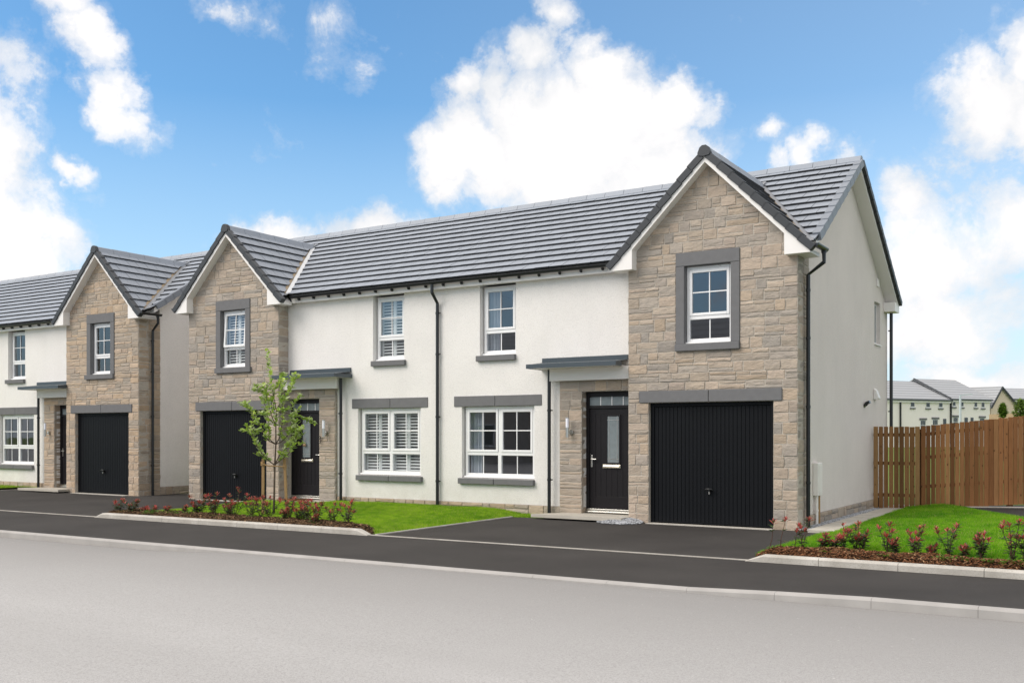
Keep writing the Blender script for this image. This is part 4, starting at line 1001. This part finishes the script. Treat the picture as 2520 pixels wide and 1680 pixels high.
# young tree
def young_tree():
    rnd = random.Random(12); x, y, z = -13.96, 13.53, .04
    root = thing('young_tree', 'slender young tree with light green leaves, staked in the left lawn', 'tree', (x,y,z))
    tr = MB(); lf = MB()
    def P(du, v): return Vector((x, y, 0)) + RT*du + Vector((0, 0, v))
    main = [P(0,z-.05), P(.01,.5), P(.02,1.0), P(.04,1.4), P(.04,1.75), P(.05,2.05), P(.0,2.32), P(-.05,2.55)]
    tr.tube(main, [.022,.019,.017,.014,.011,.008,.006,.003], 8)
    br = [ (2,[(-.06,1.06),(-.22,1.2),(-.42,1.62),(-.62,1.66)]), (2,[(-.1,1.1),(-.27,1.32),(-.38,1.62),(-.34,2.02)]), (3,[(-.1,1.46),(-.23,1.62),(-.36,1.9),(-.52,2.08),(-.68,2.2)]),
           (3,[(.12,1.52),(.18,1.80),(.20,2.1),(.19,2.35),(.26,2.6)]), (3,[(.14,1.44),(.28,1.58),(.38,1.78),(.46,2.05)]), (2,[(.12,1.2),(.32,1.4),(.44,1.6),(.47,1.85)]),
           (2,[(.10,1.07),(.3,1.22),(.45,1.42),(.48,1.64),(.6,1.68)]), (4,[(-.12,1.9),(-.2,2.15),(-.3,2.3)]), (5,[(.12,2.18),(.22,2.3),(.36,2.5),(.38,2.72)]), (6,[(.0,2.45),(.1,2.6),(.14,2.75)]), (4,[(-.04,1.95),(-.12,2.25),(-.15,2.5)]),
           (5,[(.12,2.0),(.3,2.1),(.48,2.35)]), (6,[(-.14,2.35),(-.28,2.42),(-.44,2.44)]), (3,[(-.08,1.5),(-.06,1.75),(-.08,2.0)]), (5,[(.3,1.98),(.5,1.92),(.75,1.80)]) ]
    pts = []
    for k, seq in br:
        dy = rnd.uniform(-.25,.25); b0 = main[k]
        L = [b0]+[P(d, v)+FW*(dy*(i+1)/len(seq)) for i, (d, v) in enumerate(seq)]
        tr.tube(L, [.009*(1-i/len(L))+.0025 for i in range(len(L))], 6)
        for a, b in zip(L[1:], L[2:]):
            for t in (.1,.28,.46,.64,.82): pts.append((a+(b-a)*t, (b-a).normalized()))
        pts.append((L[-1], (L[-1]-L[-2]).normalized()))
        for a, b in zip(L[1:], L[2:]):
            if rnd.random() < .75:
                o = a+(b-a)*rnd.random(); e = o+Vector((rnd.uniform(-1,1),rnd.uniform(-1,1),rnd.uniform(.1,1)))*.13; tr.tube([o,e],[.003,.0018],5)
                for t in (.4,.7,1): pts.append((o+(e-o)*t,(e-o).normalized()))
    for t in range(26): pts.append((main[4]+(main[7]-main[4])*(t/14), Vector((0,0,1))))
    for p, d in pts:
        for i in range(rnd.randint(3,5)):
            a = rnd.uniform(0,6.3); dd = Vector((math.cos(a),math.sin(a),rnd.uniform(-.2,.9)))+d*.6; q = rnd.uniform(.8,1.25)
            c = rnd.choice(((.34,.48,.09),(.41,.55,.14),(.24,.37,.06),(.50,.58,.30),(.47,.60,.10),(.55,.62,.36)))
            leaf(lf, p+Vector((rnd.uniform(-.015,.015),)*3), dd, (rnd.uniform(-.4,.4),rnd.uniform(-.4,.4),1), rnd.uniform(.07,.115), rnd.uniform(.023,.035), tuple(v*q for v in c), .2, rnd.uniform(-.1,.3))
    tr.build('trunk', M['bark'], root, smooth=True); lf.build('crown', M['leaf'], root)
young_tree()
sp = thing('tree_support', 'pair of pale wooden stakes with a tie holding the young tree', 'tree stakes', (-13.9,13.5,.04))
for du, dv, tilt in ((-.215, 0, .01), (.255, 0, -.055)):
    o = Vector((-13.96,13.53,0))+RT*du+FW*.02; m = MB(); w = .024
    m.prism([o+RT*-w+FW*-w+Vector((0,0,-.1)), o+RT*w+FW*-w+Vector((0,0,-.1)), o+RT*w+FW*w+Vector((0,0,-.1)), o+RT*-w+FW*w+Vector((0,0,-.1))], RT*tilt+Vector((0,0,1.23))); m.build('stake', M['stake_wood'], sp, bevel=.004, fix=True)
m = MB(); a = Vector((-13.96,13.53,0)); m.tube([a+RT*-.235+FW*-.02+Vector((0,0,1.03)), a+RT*-.1+FW*-.03+Vector((0,0,.99)), a+RT*0+FW*-.03+Vector((0,0,.985)), a+RT*.1+FW*-.03+Vector((0,0,.98)), a+RT*.225+FW*-.02+Vector((0,0,.97))], .013, 6)
for du, zz in ((-.215,1.03),(.205,.97)):
    m.tube([a+RT*du+FW*.02+Vector((0,0,zz-.04)), a+RT*du+FW*.02+Vector((0,0,zz+.04))], .038, 8)
m.build('tie', M['stake_wood'], sp)
# doormat and ornament at number 8
m = MB(); m.box(-16.48,-15.72,16.02,16.40,.101,.118); tag(m.build('doormat', M['doormat'], bevel=.004), 'brown doormat on the step of the number 8 door', 'doormat')
m = MB(); ox, oy, oz = -16.17, Y_MW+.095, 1.41
m.tube([(ox,oy,oz+.10),(ox,oy,oz)],.003,5)
for dx in (-.035,0,.035): m.tube([(ox,oy-.012,oz),(ox+dx*.6,oy-.02,oz-.05),(ox+dx,oy-.015,oz-.10)],[.006,.018,.010],8)
tag(m.build('hanging_ornament', M['wicker'], smooth=True), 'small tan tassel ornament hanging on the black number 8 door', 'ornament')

# ------------------------------------------------------------------ wooden fence and gate
def boards(root, p0, p1, n, z0a, z0b, z1a, z1b, seed, gate=False):
    rnd = random.Random(seed); p0 = Vector(p0); p1 = Vector(p1); d = (p1-p0); L = d.length; d.normalize(); nrm = Vector((-d.y, d.x, 0)); m = MB(); w = L/n
    for i in range(n):
        t = (i+.5)/n; bw = w*rnd.choice((.78,.86,.88,.92,.94)); o = p0+d*(w*i+(w-bw)/2); zb = z0a+(z0b-z0a)*t+rnd.uniform(-.006,.006); ztp = z1a+(z1b-z1a)*t+rnd.uniform(-.007,.007)
        c = rnd.choice(((.31,.142,.058),(.36,.175,.074),(.26,.116,.046),(.41,.21,.09),(.33,.155,.063),(.19,.084,.034))); q = rnd.uniform(.85,1.15)
        if gate: c = (c[0]*.86, c[1]*1.0, c[2]*1.05)
        m.obox(o-nrm*.02+Vector((0,0,zb)), d*bw, nrm*.02, Vector((0,0,ztp-zb)), tuple(v*q for v in c))
    m.build('board_panel', M['fence_wood'], root, bevel=.002)
    for z in (.27, .62, .90) if not gate else (.16, .55, .90):
        r = MB(); a = z0a+(z1a-z0a)*z; b = z0b+(z1b-z0b)*z
        r.obox(p0+nrm*.002+Vector((0,0,a-.035)), d*L+Vector((0,0,b-a)), nrm*.04, Vector((0,0,.07)), (.17,.085,.04)); r.build('rail', M['fence_wood'], root)
gt = thing('garden_gate', 'narrow brown boarded gate between the side wall and the fence', 'gate', (-4.3,21.78,0))
boards(gt, (-4.715,21.75,0), (-3.795,21.80,0), 9, .045, .045, 1.75, 1.75, 4, True)
fe = thing('wooden_fence', 'brown vertical board fence rising to the right edge', 'fence', (-3,23,0))
boards(fe, (-3.78,21.81,0), (-.95,23.2,0), 33, .045, .225, 1.755, 2.08, 6)
for t in (.0, .55, 1.0):
    p = Vector((-3.82,21.79,0)).lerp(Vector((-.95,23.2,0)), t); m = MB(); m.obox(p+Vector((-.0,.045,-.05)), (.09,.04,0), (-.04,.09,0), (0,0,1.75+.3*t), (.15,.075,.035)); m.build('post', M['fence_wood'], fe)
m = MB()
m.prism([(-3.0,22.2,.06),(-.9,23.22,.06),(-.7,22.95,.06),(-2.85,21.92,.06)],(0,0,.05)); structure(m.build('fence_edging', M['kerb_concrete'], fix=True))

# ------------------------------------------------------------------ far houses beyond the fence
def far_frame(u, dist, ang):
    o = far(u, dist); d = RT*math.cos(ang)+FW*math.sin(ang); b = FW*math.cos(ang)-RT*math.sin(ang); return o, d, b
D0 = 120.0; ANG = R(26)
o0, d0, b0 = far_frame(2196, D0, ANG)
def onf(u):
    """length along the far facade at a bearing u"""
    c = (u-1260)/FPX; num = RT*c+FW; # intersection of bearing ray with facade line
    A = num.x*d0.y-num.y*d0.x; t = (o0.x*d0.y-o0.y*d0.x)/A
    p = num*t; return (p-o0).dot(d0), t
def zf_(v, dist): return EYE+(HZ-v)/FPX*dist
def far_house(label, ua, ub, ridge_lift, wins, doors, lows, pipes, seed, verge_left=False):
    la, ta = onf(ua); lb, tb = onf(ub); ze = EYE+(HZ-982)/FPX*((ta+tb)/2); zb = -.5
    root = thing('distant_house', label, 'house', o0+d0*((la+lb)/2), 'white houses beyond the fence')
    dep = 11.0; rz = ze+ridge_lift
    m = MB(); m.prism([o0+d0*la+Vector((0,0,zb)), o0+d0*lb+Vector((0,0,zb)), o0+d0*lb+b0*dep+Vector((0,0,zb)), o0+d0*la+b0*dep+Vector((0,0,zb))], (0,0,ze-zb))
    m.build('wall', M['far_wall'], root, fix=True)
    m = MB(); e = .25
    P = [o0+d0*(la-(.25 if verge_left else 0))-b0*e+Vector((0,0,ze-.1)), o0+d0*(lb+.25)-b0*e+Vector((0,0,ze-.1)), o0+d0*(lb+.25)+b0*dep/2+Vector((0,0,rz)), o0+d0*(la-(.25 if verge_left else 0))+b0*dep/2+Vector((0,0,rz))]
    Q = [P[1]+b0*(dep+2*e), P[0]+b0*(dep+2*e)]
    m.prism(P, (0,0,.14)); m.prism([P[2],P[3],Q[1],Q[0]], (0,0,.14)); 
    m.face([o0+d0*lb+Vector((0,0,ze)), o0+d0*lb+b0*dep+Vector((0,0,ze)), o0+d0*lb+b0*dep/2+Vector((0,0,rz))]); m.face([o0+d0*la+Vector((0,0,ze)), o0+d0*la+b0*dep+Vector((0,0,ze)), o0+d0*la+b0*dep/2+Vector((0,0,rz))])
    ro = m.build('roof', M['far_tile'], root, fix=True)
    if verge_left:
        m = MB(); m.obox(P[0]+Vector((0,0,-.1)), P[3]-P[0], d0*.25, (0,0,.32)); m.build('verge', M['verge_dark'], ro)
    m = MB(); m.obox(o0+d0*la-b0*(e+.12)+Vector((0,0,ze-.16)), d0*(lb-la+.25), b0*.13, (0,0,.12)); m.build('gutter', M['black_plastic'], root)
    m = MB(); m.obox(o0+d0*la-b0*(e-.02)+Vector((0,0,ze-.40)), d0*(lb-la), b0*.2, (0,0,.25)); m.build('fascia', M['white_trim'], root)
    def rect(nm, u0, u1, v0, v1, mat, out, par):
        a, t0 = onf(u0); b, t1 = onf(u1); t = (t0+t1)/2; q = MB(); z1, z0 = zf_(v0, t), zf_(v1, t)
        q.obox(o0+d0*a-b0*out+Vector((0,0,z0)), d0*(b-a), b0*(out+.05), (0,0,z1-z0)); return q.build(nm, M[mat], par)
    for (u0, u1, v0, v1) in wins:
        w = rect('window', u0, u1, v0, v1, 'upvc', .05, root); du = (u1-u0); dv = v1-v0
        for k in range(2): rect('pane', u0+du*(.10+.43*k), u0+du*(.48+.43*k), v0+dv*.06, v1-dv*.2, 'dark_pane', .08, w)
        rect('sill', u0-1, u1+1.5, v1, v1+3, 'trim_stone', .15, w)
    for (u0, u1, v0, v1) in lows:
        w = rect('window', u0, u1, v0, v1, 'upvc', .05, root); du = (u1-u0); dv = v1-v0
        for k in range(3): rect('pane', u0+du*(.08+.31*k), u0+du*(.32+.31*k), v0+dv*.06, v0+dv*.45, 'dark_pane', .08, w); rect('pane', u0+du*(.08+.31*k), u0+du*(.32+.31*k), v0+dv*.5, v1, 'dark_pane', .08, w)
        rect('lintel', u0-1.5, u1+2.5, v0-4.5, v0, 'trim_stone', .15, w)
    for (u0, u1, v0, v1) in doors:
        rect('door', u0, u1, v0, v1, 'dark_pane', .06, root)
    for u in pipes: rect('downpipe', u-.9, u+.9, 985, 1090, 'black_plastic', .2, root)
    return root
h1 = far_house('distant white house with lower slate roof, next to the side wall corner', 2150, 2337, 2.45,
  [(2240,2250,986,1003),(2278,2288,988,1004),(2309.5,2319,988,1004)], [(2321,2328,1030,1060)], [(2264,2277,1033,1060),(2294,2307,1031,1060)], [2214.5], 1)
h2 = far_house('distant white house with taller slate roof and lamp post before it', 2337.5, 2436, 2.65,
  [(2343.5,2351,985,1001),(2363,2370.5,986,1002),(2397,2404,987,1003),(2414.5,2422,988,1004)], [(2373.5,2381,1027,1070),(2388.5,2395,1027,1070)], [(2345,2356.5,1026,1050),(2410,2421.5,1028,1050)], [2338.6], 2, True)
def gable_house(label, ul, ur, ua, ve, va, dist, wall, ridge_u, pre=''):
    root = thing('distant_house', label, 'house', far((ul+ur)/2, dist), 'white houses beyond the fence')
    L = far(ul, dist); Rr = far(ur, dist*1.02); A = far(ua, dist*1.01); ze = EYE+(HZ-ve)/FPX*dist; za = EYE+(HZ-va)/FPX*dist; bk = (FW*8-RT*9)
    Z = lambda p, z: Vector((p.x,p.y,z))
    m = MB(); m.prism([Z(L,-.5), Z(Rr,-.5), Z(Rr,ze), Z(A,za), Z(L,ze)], bk); m.build('wall', M[wall], root, fix=True)
    m = MB(); f = (Rr-L).normalized(); fo = -bk.normalized()*.2
    for P, s in ((L, -1), (Rr, 1)):
        e = P+f*s*.3
        m.prism([Z(e,ze-.25)+fo, Z(A,za+.05)+fo, Z(A,za+.3)+fo, Z(e,ze)+fo], bk*1.03)
    m.build('roof', M['far_tile'], root, fix=True)
    m = MB()
    for P, s in ((L, -1), (Rr, 1)):
        e = P+f*s*.3; q = fo*1.6
        m.prism([Z(e,ze-.28)+q, Z(A,za-.0)+q, Z(A,za+.3)+q, Z(e,ze)+q], -q*.3)
    m.build('bargeboard', M['verge_dark'], root, fix=True)
gable_house('distant house with a plain peach gable above the brick wall', 2439, 2501, 2462, 1000, 955, 128, 'far_wall_peach', 2390)
o0, d0, b0 = far_frame(2484, 150, R(20))
h4 = far_house('distant house at the far right, mostly dark tiled roof', 2478, 2600, 1.8, [], [], [], [2494], 5)
# brick wall
m = MB(); a = far(2434, 112); b = far(2560, 100); d = b-a; n = Vector((-d.y,d.x,0)).normalized()*.3
m.obox(Vector((a.x,a.y,-.3)), d, n, (0,0,4.1)); tag(m.build('brick_wall', M['far_brick']), 'tan brick boundary wall below the peach gable', 'wall')
# lamp post
lp = thing('street_lamp', 'slim pale street lamp in front of the distant white houses', 'street lamp', far(2363, 100))
m = MB(); p = far(2363, 100); zt_ = EYE+(HZ-974)/FPX*100; m.tube([p+Vector((0,0,-.3)), p+Vector((0,0,zt_))], [.17,.10], 10); m.build('pole', M['galvanised'], lp)
m = MB(); m.obox(p+Vector((0,0,zt_))-FW*.1, RT*1.2+Vector((0,0,.12)), FW*.25, (0,0,.12)); m.build('lamp_head', M['galvanised'], lp)
# two far trees
def far_tree(label, u, vtop, vbot, dist, wpx, seed, dens, c):
    rnd = random.Random(seed); p = far(u, dist); root = thing('distant_tree', label, 'tree', p, 'small trees beyond the fence'); zt = EYE+(HZ-vtop)/FPX*dist; zb = EYE+(HZ-vbot)/FPX*dist; w = wpx/FPX*dist
    m = MB(); m.tube([p+Vector((0,0,-.3)), p+Vector((0,0,zb)), p+Vector((0,0,zt*.95))], [.10,.07,.02], 6); 
    lf = MB()
    for i in range(14):
        t = rnd.random(); a = rnd.uniform(0,6.3); b = p+Vector((0,0,zb+(zt-zb)*t*.8)); e = b+Vector((math.cos(a)*w*.4*(1-t*.6),math.sin(a)*w*.4*(1-t*.6),(zt-zb)*.22)); m.tube([b,e],[.03,.012],5)
    for i in range(dens):
        t = rnd.random()**.8; r = w*.5*(math.sin(math.pi*min(1,t*.8+.18))**.8)*math.sqrt(rnd.random()); a = rnd.uniform(0,6.3); q = rnd.uniform(.6,1.3)
        leaf(lf, p+Vector((math.cos(a)*r,math.sin(a)*r,zb+(zt-zb)*t)), (rnd.uniform(-1,1),rnd.uniform(-1,1),rnd.uniform(-.2,1)), (0,0,1), rnd.uniform(.12,.24), rnd.uniform(.04,.07), tuple(v*q for v in c))
    m.build('trunk', M['bark'], root); lf.build('crown', M['leaf'], root)
far_tree('small dense green tree before the distant peach gable', 2468, 995, 1027, 60, 16, 3, 700, (.13,.22,.03))
far_tree('loose airy green tree at the right edge above the fence', 2511, 985, 1032, 55, 36, 4, 520, (.16,.24,.05))

# ------------------------------------------------------------------ the other side of the street (seen mirrored in the windows)
for k, (xa, xb, wl, lb) in enumerate(((-27,-11,'facing_wall','house across the street mirrored in the right-hand gable window'),(-48,-30,'facing_wall','wide house across the street mirrored in the lower windows'),(-70,-51,'facing_wall','house across the street mirrored in the shuttered windows'))):
    rt = thing('facing_house', lb, 'house', ((xa+xb)/2,-16,0), 'houses across the street'); y0, y1 = -16.0, -24.0
    m = MB(); m.prism([(xa,y0,-.2),(xa,y1,-.2),(xa,y1,4.9),(xa,(y0+y1)/2,7.8),(xa,y0,4.9)], (xb-xa,0,0)); m.build('wall', M[wl], rt, fix=True)
    m = MB(); m.prism([(xa-.3,y0+.3,4.75),(xa-.3,(y0+y1)/2,8.0),(xa-.3,y1-.3,4.75),(xa-.3,y1-.3,4.95),(xa-.3,(y0+y1)/2,8.2),(xa-.3,y0+.3,4.95)], (xb-xa+.6,0,0)); m.build('roof', M['far_tile'], rt, fix=True)
    n = int((xb-xa)/3.2)
    for i in range(n):
        x = xa+1.2+i*(xb-xa-2.0)/n
        for z, w, h in ((3.1,1.0,1.3),(.8,1.6,1.4)):
            q = MB(); q.box(x,x+w,y0,y0+.05,z,z+h); wo = q.build('window', M['upvc'], rt)
            for a in (0,1):
                q = MB(); q.box(x+.07+a*(w/2-.03),x+w/2-.04+a*(w/2-.03),y0+.0505,y0+.06,z+.08,z+h-.08); q.build('pane', M['dark_pane'], wo)
    q = MB(); q.box((xa+xb)/2-.5,(xa+xb)/2+.5,y0,y0+.06,0,2.1); q.build('door', M['door_black'], rt)

# ------------------------------------------------------------------ sky, sun, camera
W = bpy.data.worlds.new('World'); scn.world = W; W.use_nodes = True; t = W.node_tree; nd = t.nodes; lk = t.links
bg = nd['Background']
SUN_EL, SUN_AZ = R(42), R(218)     # azimuth clockwise from +Y: behind the camera, to the left of the facade normal
sky = nd.new('ShaderNodeTexSky'); sky.sky_type = 'NISHITA'; sky.sun_disc = False; sky.sun_elevation = SUN_EL; sky.sun_rotation = SUN_AZ; sky.air_density = 1.0; sky.dust_density = .6; sky.ozone_density = 2.0
def mth(op, a, b=0.0, clamp=False):
    k = nd.new('ShaderNodeMath'); k.operation = op; k.use_clamp = clamp
    for s, v in ((k.inputs[0], a), (k.inputs[1], b)):
        if isinstance(v, (int, float)): s.default_value = v
        else: lk.new(v, s)
    return k.outputs[0]
def ramp(fac, stops):
    k = nd.new('ShaderNodeValToRGB'); e = k.color_ramp.elements
    while len(e) < len(stops): e.new(.5)
    for i, (p, c) in enumerate(stops): e[i].position = p; e[i].color = (c,c,c,1) if not isinstance(c, tuple) else (*c,1)
    lk.new(fac, k.inputs[0]); return k.outputs[0]
tc = nd.new('ShaderNodeTexCoord'); sep = nd.new('ShaderNodeSeparateXYZ'); lk.new(tc.outputs['Generated'], sep.inputs[0])
az = mth('ARCTAN2', sep.outputs['X'], sep.outputs['Y']); el = mth('ARCSINE', sep.outputs['Z'])
cmb = nd.new('ShaderNodeCombineXYZ'); lk.new(az, cmb.inputs[0]); lk.new(el, cmb.inputs[1])
def noi(scale, detail, rough, vec, dist=0):
    k = nd.new('ShaderNodeTexNoise'); k.inputs['Scale'].default_value = scale; k.inputs['Detail'].default_value = detail; k.inputs['Roughness'].default_value = rough; k.inputs['Distortion'].default_value = dist; lk.new(vec, k.inputs['Vector']); return k
# billow the cloud outlines
wn = noi(7, 6, .6, tc.outputs['Generated']); vs = nd.new('ShaderNodeVectorMath'); vs.operation = 'SUBTRACT'; lk.new(wn.outputs['Color'], vs.inputs[0]); vs.inputs[1].default_value = (.5,.5,.5)
vm = nd.new('ShaderNodeVectorMath'); vm.operation = 'SCALE'; lk.new(vs.outputs[0], vm.inputs[0]); vm.inputs['Scale'].default_value = .13
va = nd.new('ShaderNodeVectorMath'); va.operation = 'ADD'; lk.new(cmb.outputs[0], va.inputs[0]); lk.new(vm.outputs[0], va.inputs[1])
# cumulus masses: azimuth, elevation, half widths (degrees), turn, weight
CLOUDS = [
 (-30.0,16.0,5.6,5.2,0,1.0),(-26.5,17.6,4.0,3.4,0,1.0),(-31.0,20.2,2.2,2.4,15,.95),(-33.0,18.2,2.4,2.6,0,.85),(-25.0,15.2,4.4,4.4,0,1.0),(-28.0,12.6,5.4,3.2,0,1.0),(-23.4,12.6,3.4,2.6,0,1.0),(-33.4,15.0,2.6,2.6,0,.95),(-30.5,22.8,1.6,2.0,20,.7),
 (-35.4,16.0,2.8,2.8,0,.95),(-35.6,14.0,1.5,1.2,0,.7),(-34.8,18.4,1.9,1.6,0,.9),(-22.8,15.4,2.0,2.4,0,.95),(-27.4,20.2,3.0,2.0,0,.95),(-22.6,18.0,2.6,1.8,0,.95),
 (-46.0,10.8,2.9,1.6,0,.9),(-40.2,11.2,3.2,1.7,0,.92),(-50.5,8.6,2.2,1.1,20,.55),
 (-54.2,17.6,1.4,3.2,40,.72),(-56.4,20.0,1.9,2.6,42,.78),(-57.6,22.0,2.2,1.6,20,.6),
 (-60.8,14.2,3.0,4.2,-12,.95),(-60.6,10.5,4.2,4.0,0,1.0),(-59.0,7.6,4.4,2.0,0,.75),(-55.6,14.4,1.3,.7,-25,.6),(-61.5,18.0,3.0,2.5,0,.6),
 (-6.4,16.2,3.4,3.0,0,.95),(-4.6,18.6,2.6,3.2,0,1.0),(-4.0,15.2,3.2,2.2,0,.9),(-1,18,4,5,0,1.0),
 (-9.6,8.6,4.0,4.2,0,.8),(-10.6,12.4,2.6,1.8,0,.62),(-8.4,6.0,5.0,2.6,0,.85),(-5.6,10.4,3.0,3.0,0,.62),(-12.6,5.6,3.2,2.6,0,.8),(-6.4,3.0,6.0,1.6,0,.7),
 (-17.6,16.2,1.2,1.0,0,.55),(-16.0,14.8,1.3,1.2,25,.55),(-13.8,14.6,1.6,.9,10,.5),(-17.2,14.6,.7,1.6,0,.45),
 (-43.6,22.4,2.6,2.2,18,.34),(-48.5,21.8,4.2,.7,-14,.32),(-44.4,20.6,1.8,.7,10,.32),(-40.8,20.6,1.2,.8,40,.32)]
val = None
for a, e, ra, re, rot, wgt in CLOUDS:
    mp = nd.new('ShaderNodeMapping'); mp.vector_type = 'TEXTURE'; mp.inputs['Location'].default_value = (R(a),R(e),0); mp.inputs['Rotation'].default_value = (0,0,R(rot)); mp.inputs['Scale'].default_value = (R(ra)*1.36,R(re)*1.36,1)
    lk.new(va.outputs[0], mp.inputs[0])
    fl = nd.new('ShaderNodeVectorMath'); fl.operation = 'MULTIPLY'; fl.inputs[1].default_value = (1,1,0); lk.new(mp.outputs[0], fl.inputs[0])
    g = nd.new('ShaderNodeTexGradient'); g.gradient_type = 'SPHERICAL'; lk.new(fl.outputs[0], g.inputs[0])
    v = mth('MULTIPLY', g.outputs['Fac'], wgt)
    val = v if val is None else mth('MAXIMUM', val, v)
# unseen clouds added all round as fill light, away from the listed ones
gen = noi(2.6, 5, .55, tc.outputs['Generated']); gm = ramp(gen.outputs['Fac'], [(.30,.55),(.52,.95)])
back = mth('MAXIMUM', mth('MULTIPLY', ramp(mth('ABSOLUTE', mth('ADD', az, R(32))), [(.62,0.),(.85,1.)]), ramp(el, [(.16,.25),(.42,1.)])), ramp(el, [(.44,0.),(.62,1.)]))   # radians from the street's direction
val = mth('MAXIMUM', val, mth('MULTIPLY', gm, back))
fb = noi(12, 14, .66, tc.outputs['Generated'], .25)
fb2 = noi(46, 8, .7, tc.outputs['Generated'], .15)
dens = mth('ADD', mth('ADD', val, mth('MULTIPLY', mth('SUBTRACT', fb.outputs['Fac'], .5), 1.15)), mth('MULTIPLY', mth('SUBTRACT', fb2.outputs['Fac'], .5), .30))
mask = ramp(dens, [(.13,0.),(.27,.20),(.39,.70),(.58,1.)])
# near-white bodies with faint grey hollows
shd = noi(6, 8, .6, tc.outputs['Generated'], .4)
body = mth('ADD', mth('MULTIPLY', shd.outputs['Fac'], .75), mth('MULTIPLY', dens, .30))
ccol = nd.new('ShaderNodeMix'); ccol.data_type = 'RGBA'; lk.new(ramp(body, [(.40,0.),(.66,1.)]), ccol.inputs[0]); ccol.inputs[6].default_value = (6.5,6.75,7.1,1); ccol.inputs[7].default_value = (9.3,8.95,8.75,1)
# pale veil towards the horizon
skc = nd.new('ShaderNodeMix'); skc.data_type = 'RGBA'; skc.blend_type = 'MULTIPLY'; skc.inputs[0].default_value = 1; lk.new(sky.outputs[0], skc.inputs[6]); skc.inputs[7].default_value = (.86,1.35,1.56,1)
hzv = nd.new('ShaderNodeMix'); hzv.data_type = 'RGBA'; lk.new(mth('ADD', ramp(el, [(.0,.85),(.12,.46),(.32,.03)]), ramp(mth('ADD', az, .72), [(.0,0.),(.62,.17)]), True), hzv.inputs[0]); lk.new(skc.outputs[2], hzv.inputs[6]); hzv.inputs[7].default_value = (6.1,7.2,8.0,1)
mixc = nd.new('ShaderNodeMix'); mixc.data_type = 'RGBA'; lk.new(mask, mixc.inputs[0]); lk.new(hzv.outputs[2], mixc.inputs[6]); lk.new(ccol.outputs[2], mixc.inputs[7])
lk.new(mixc.outputs[2], bg.inputs[0]); bg.inputs[1].default_value = .125

sun = bpy.data.lights.new('Sun', 'SUN'); sun.energy = 2.65; sun.angle = R(38); sun.color = (1,.93,.855)
so = bpy.data.objects.new('Sun', sun); col.objects.link(so)
sd = Vector((math.sin(SUN_AZ)*math.cos(SUN_EL), math.cos(SUN_AZ)*math.cos(SUN_EL), math.sin(SUN_EL)))
so.rotation_euler = sd.to_track_quat('Z', 'Y').to_euler()

cam = bpy.data.cameras.new('Camera'); cam.sensor_width = 36; cam.lens = 36*FPX/2520; cam.shift_y = (HZ-840)/2520; cam.clip_start = .1; cam.clip_end = 3000
co = bpy.data.objects.new('Camera', cam); col.objects.link(co); co.location = (0,0,EYE); co.rotation_euler = (R(90),0,YAW); scn.camera = co
scn.view_settings.view_transform = 'Standard'; scn.view_settings.look = 'None'; scn.view_settings.exposure = 0; scn.view_settings.gamma = 1
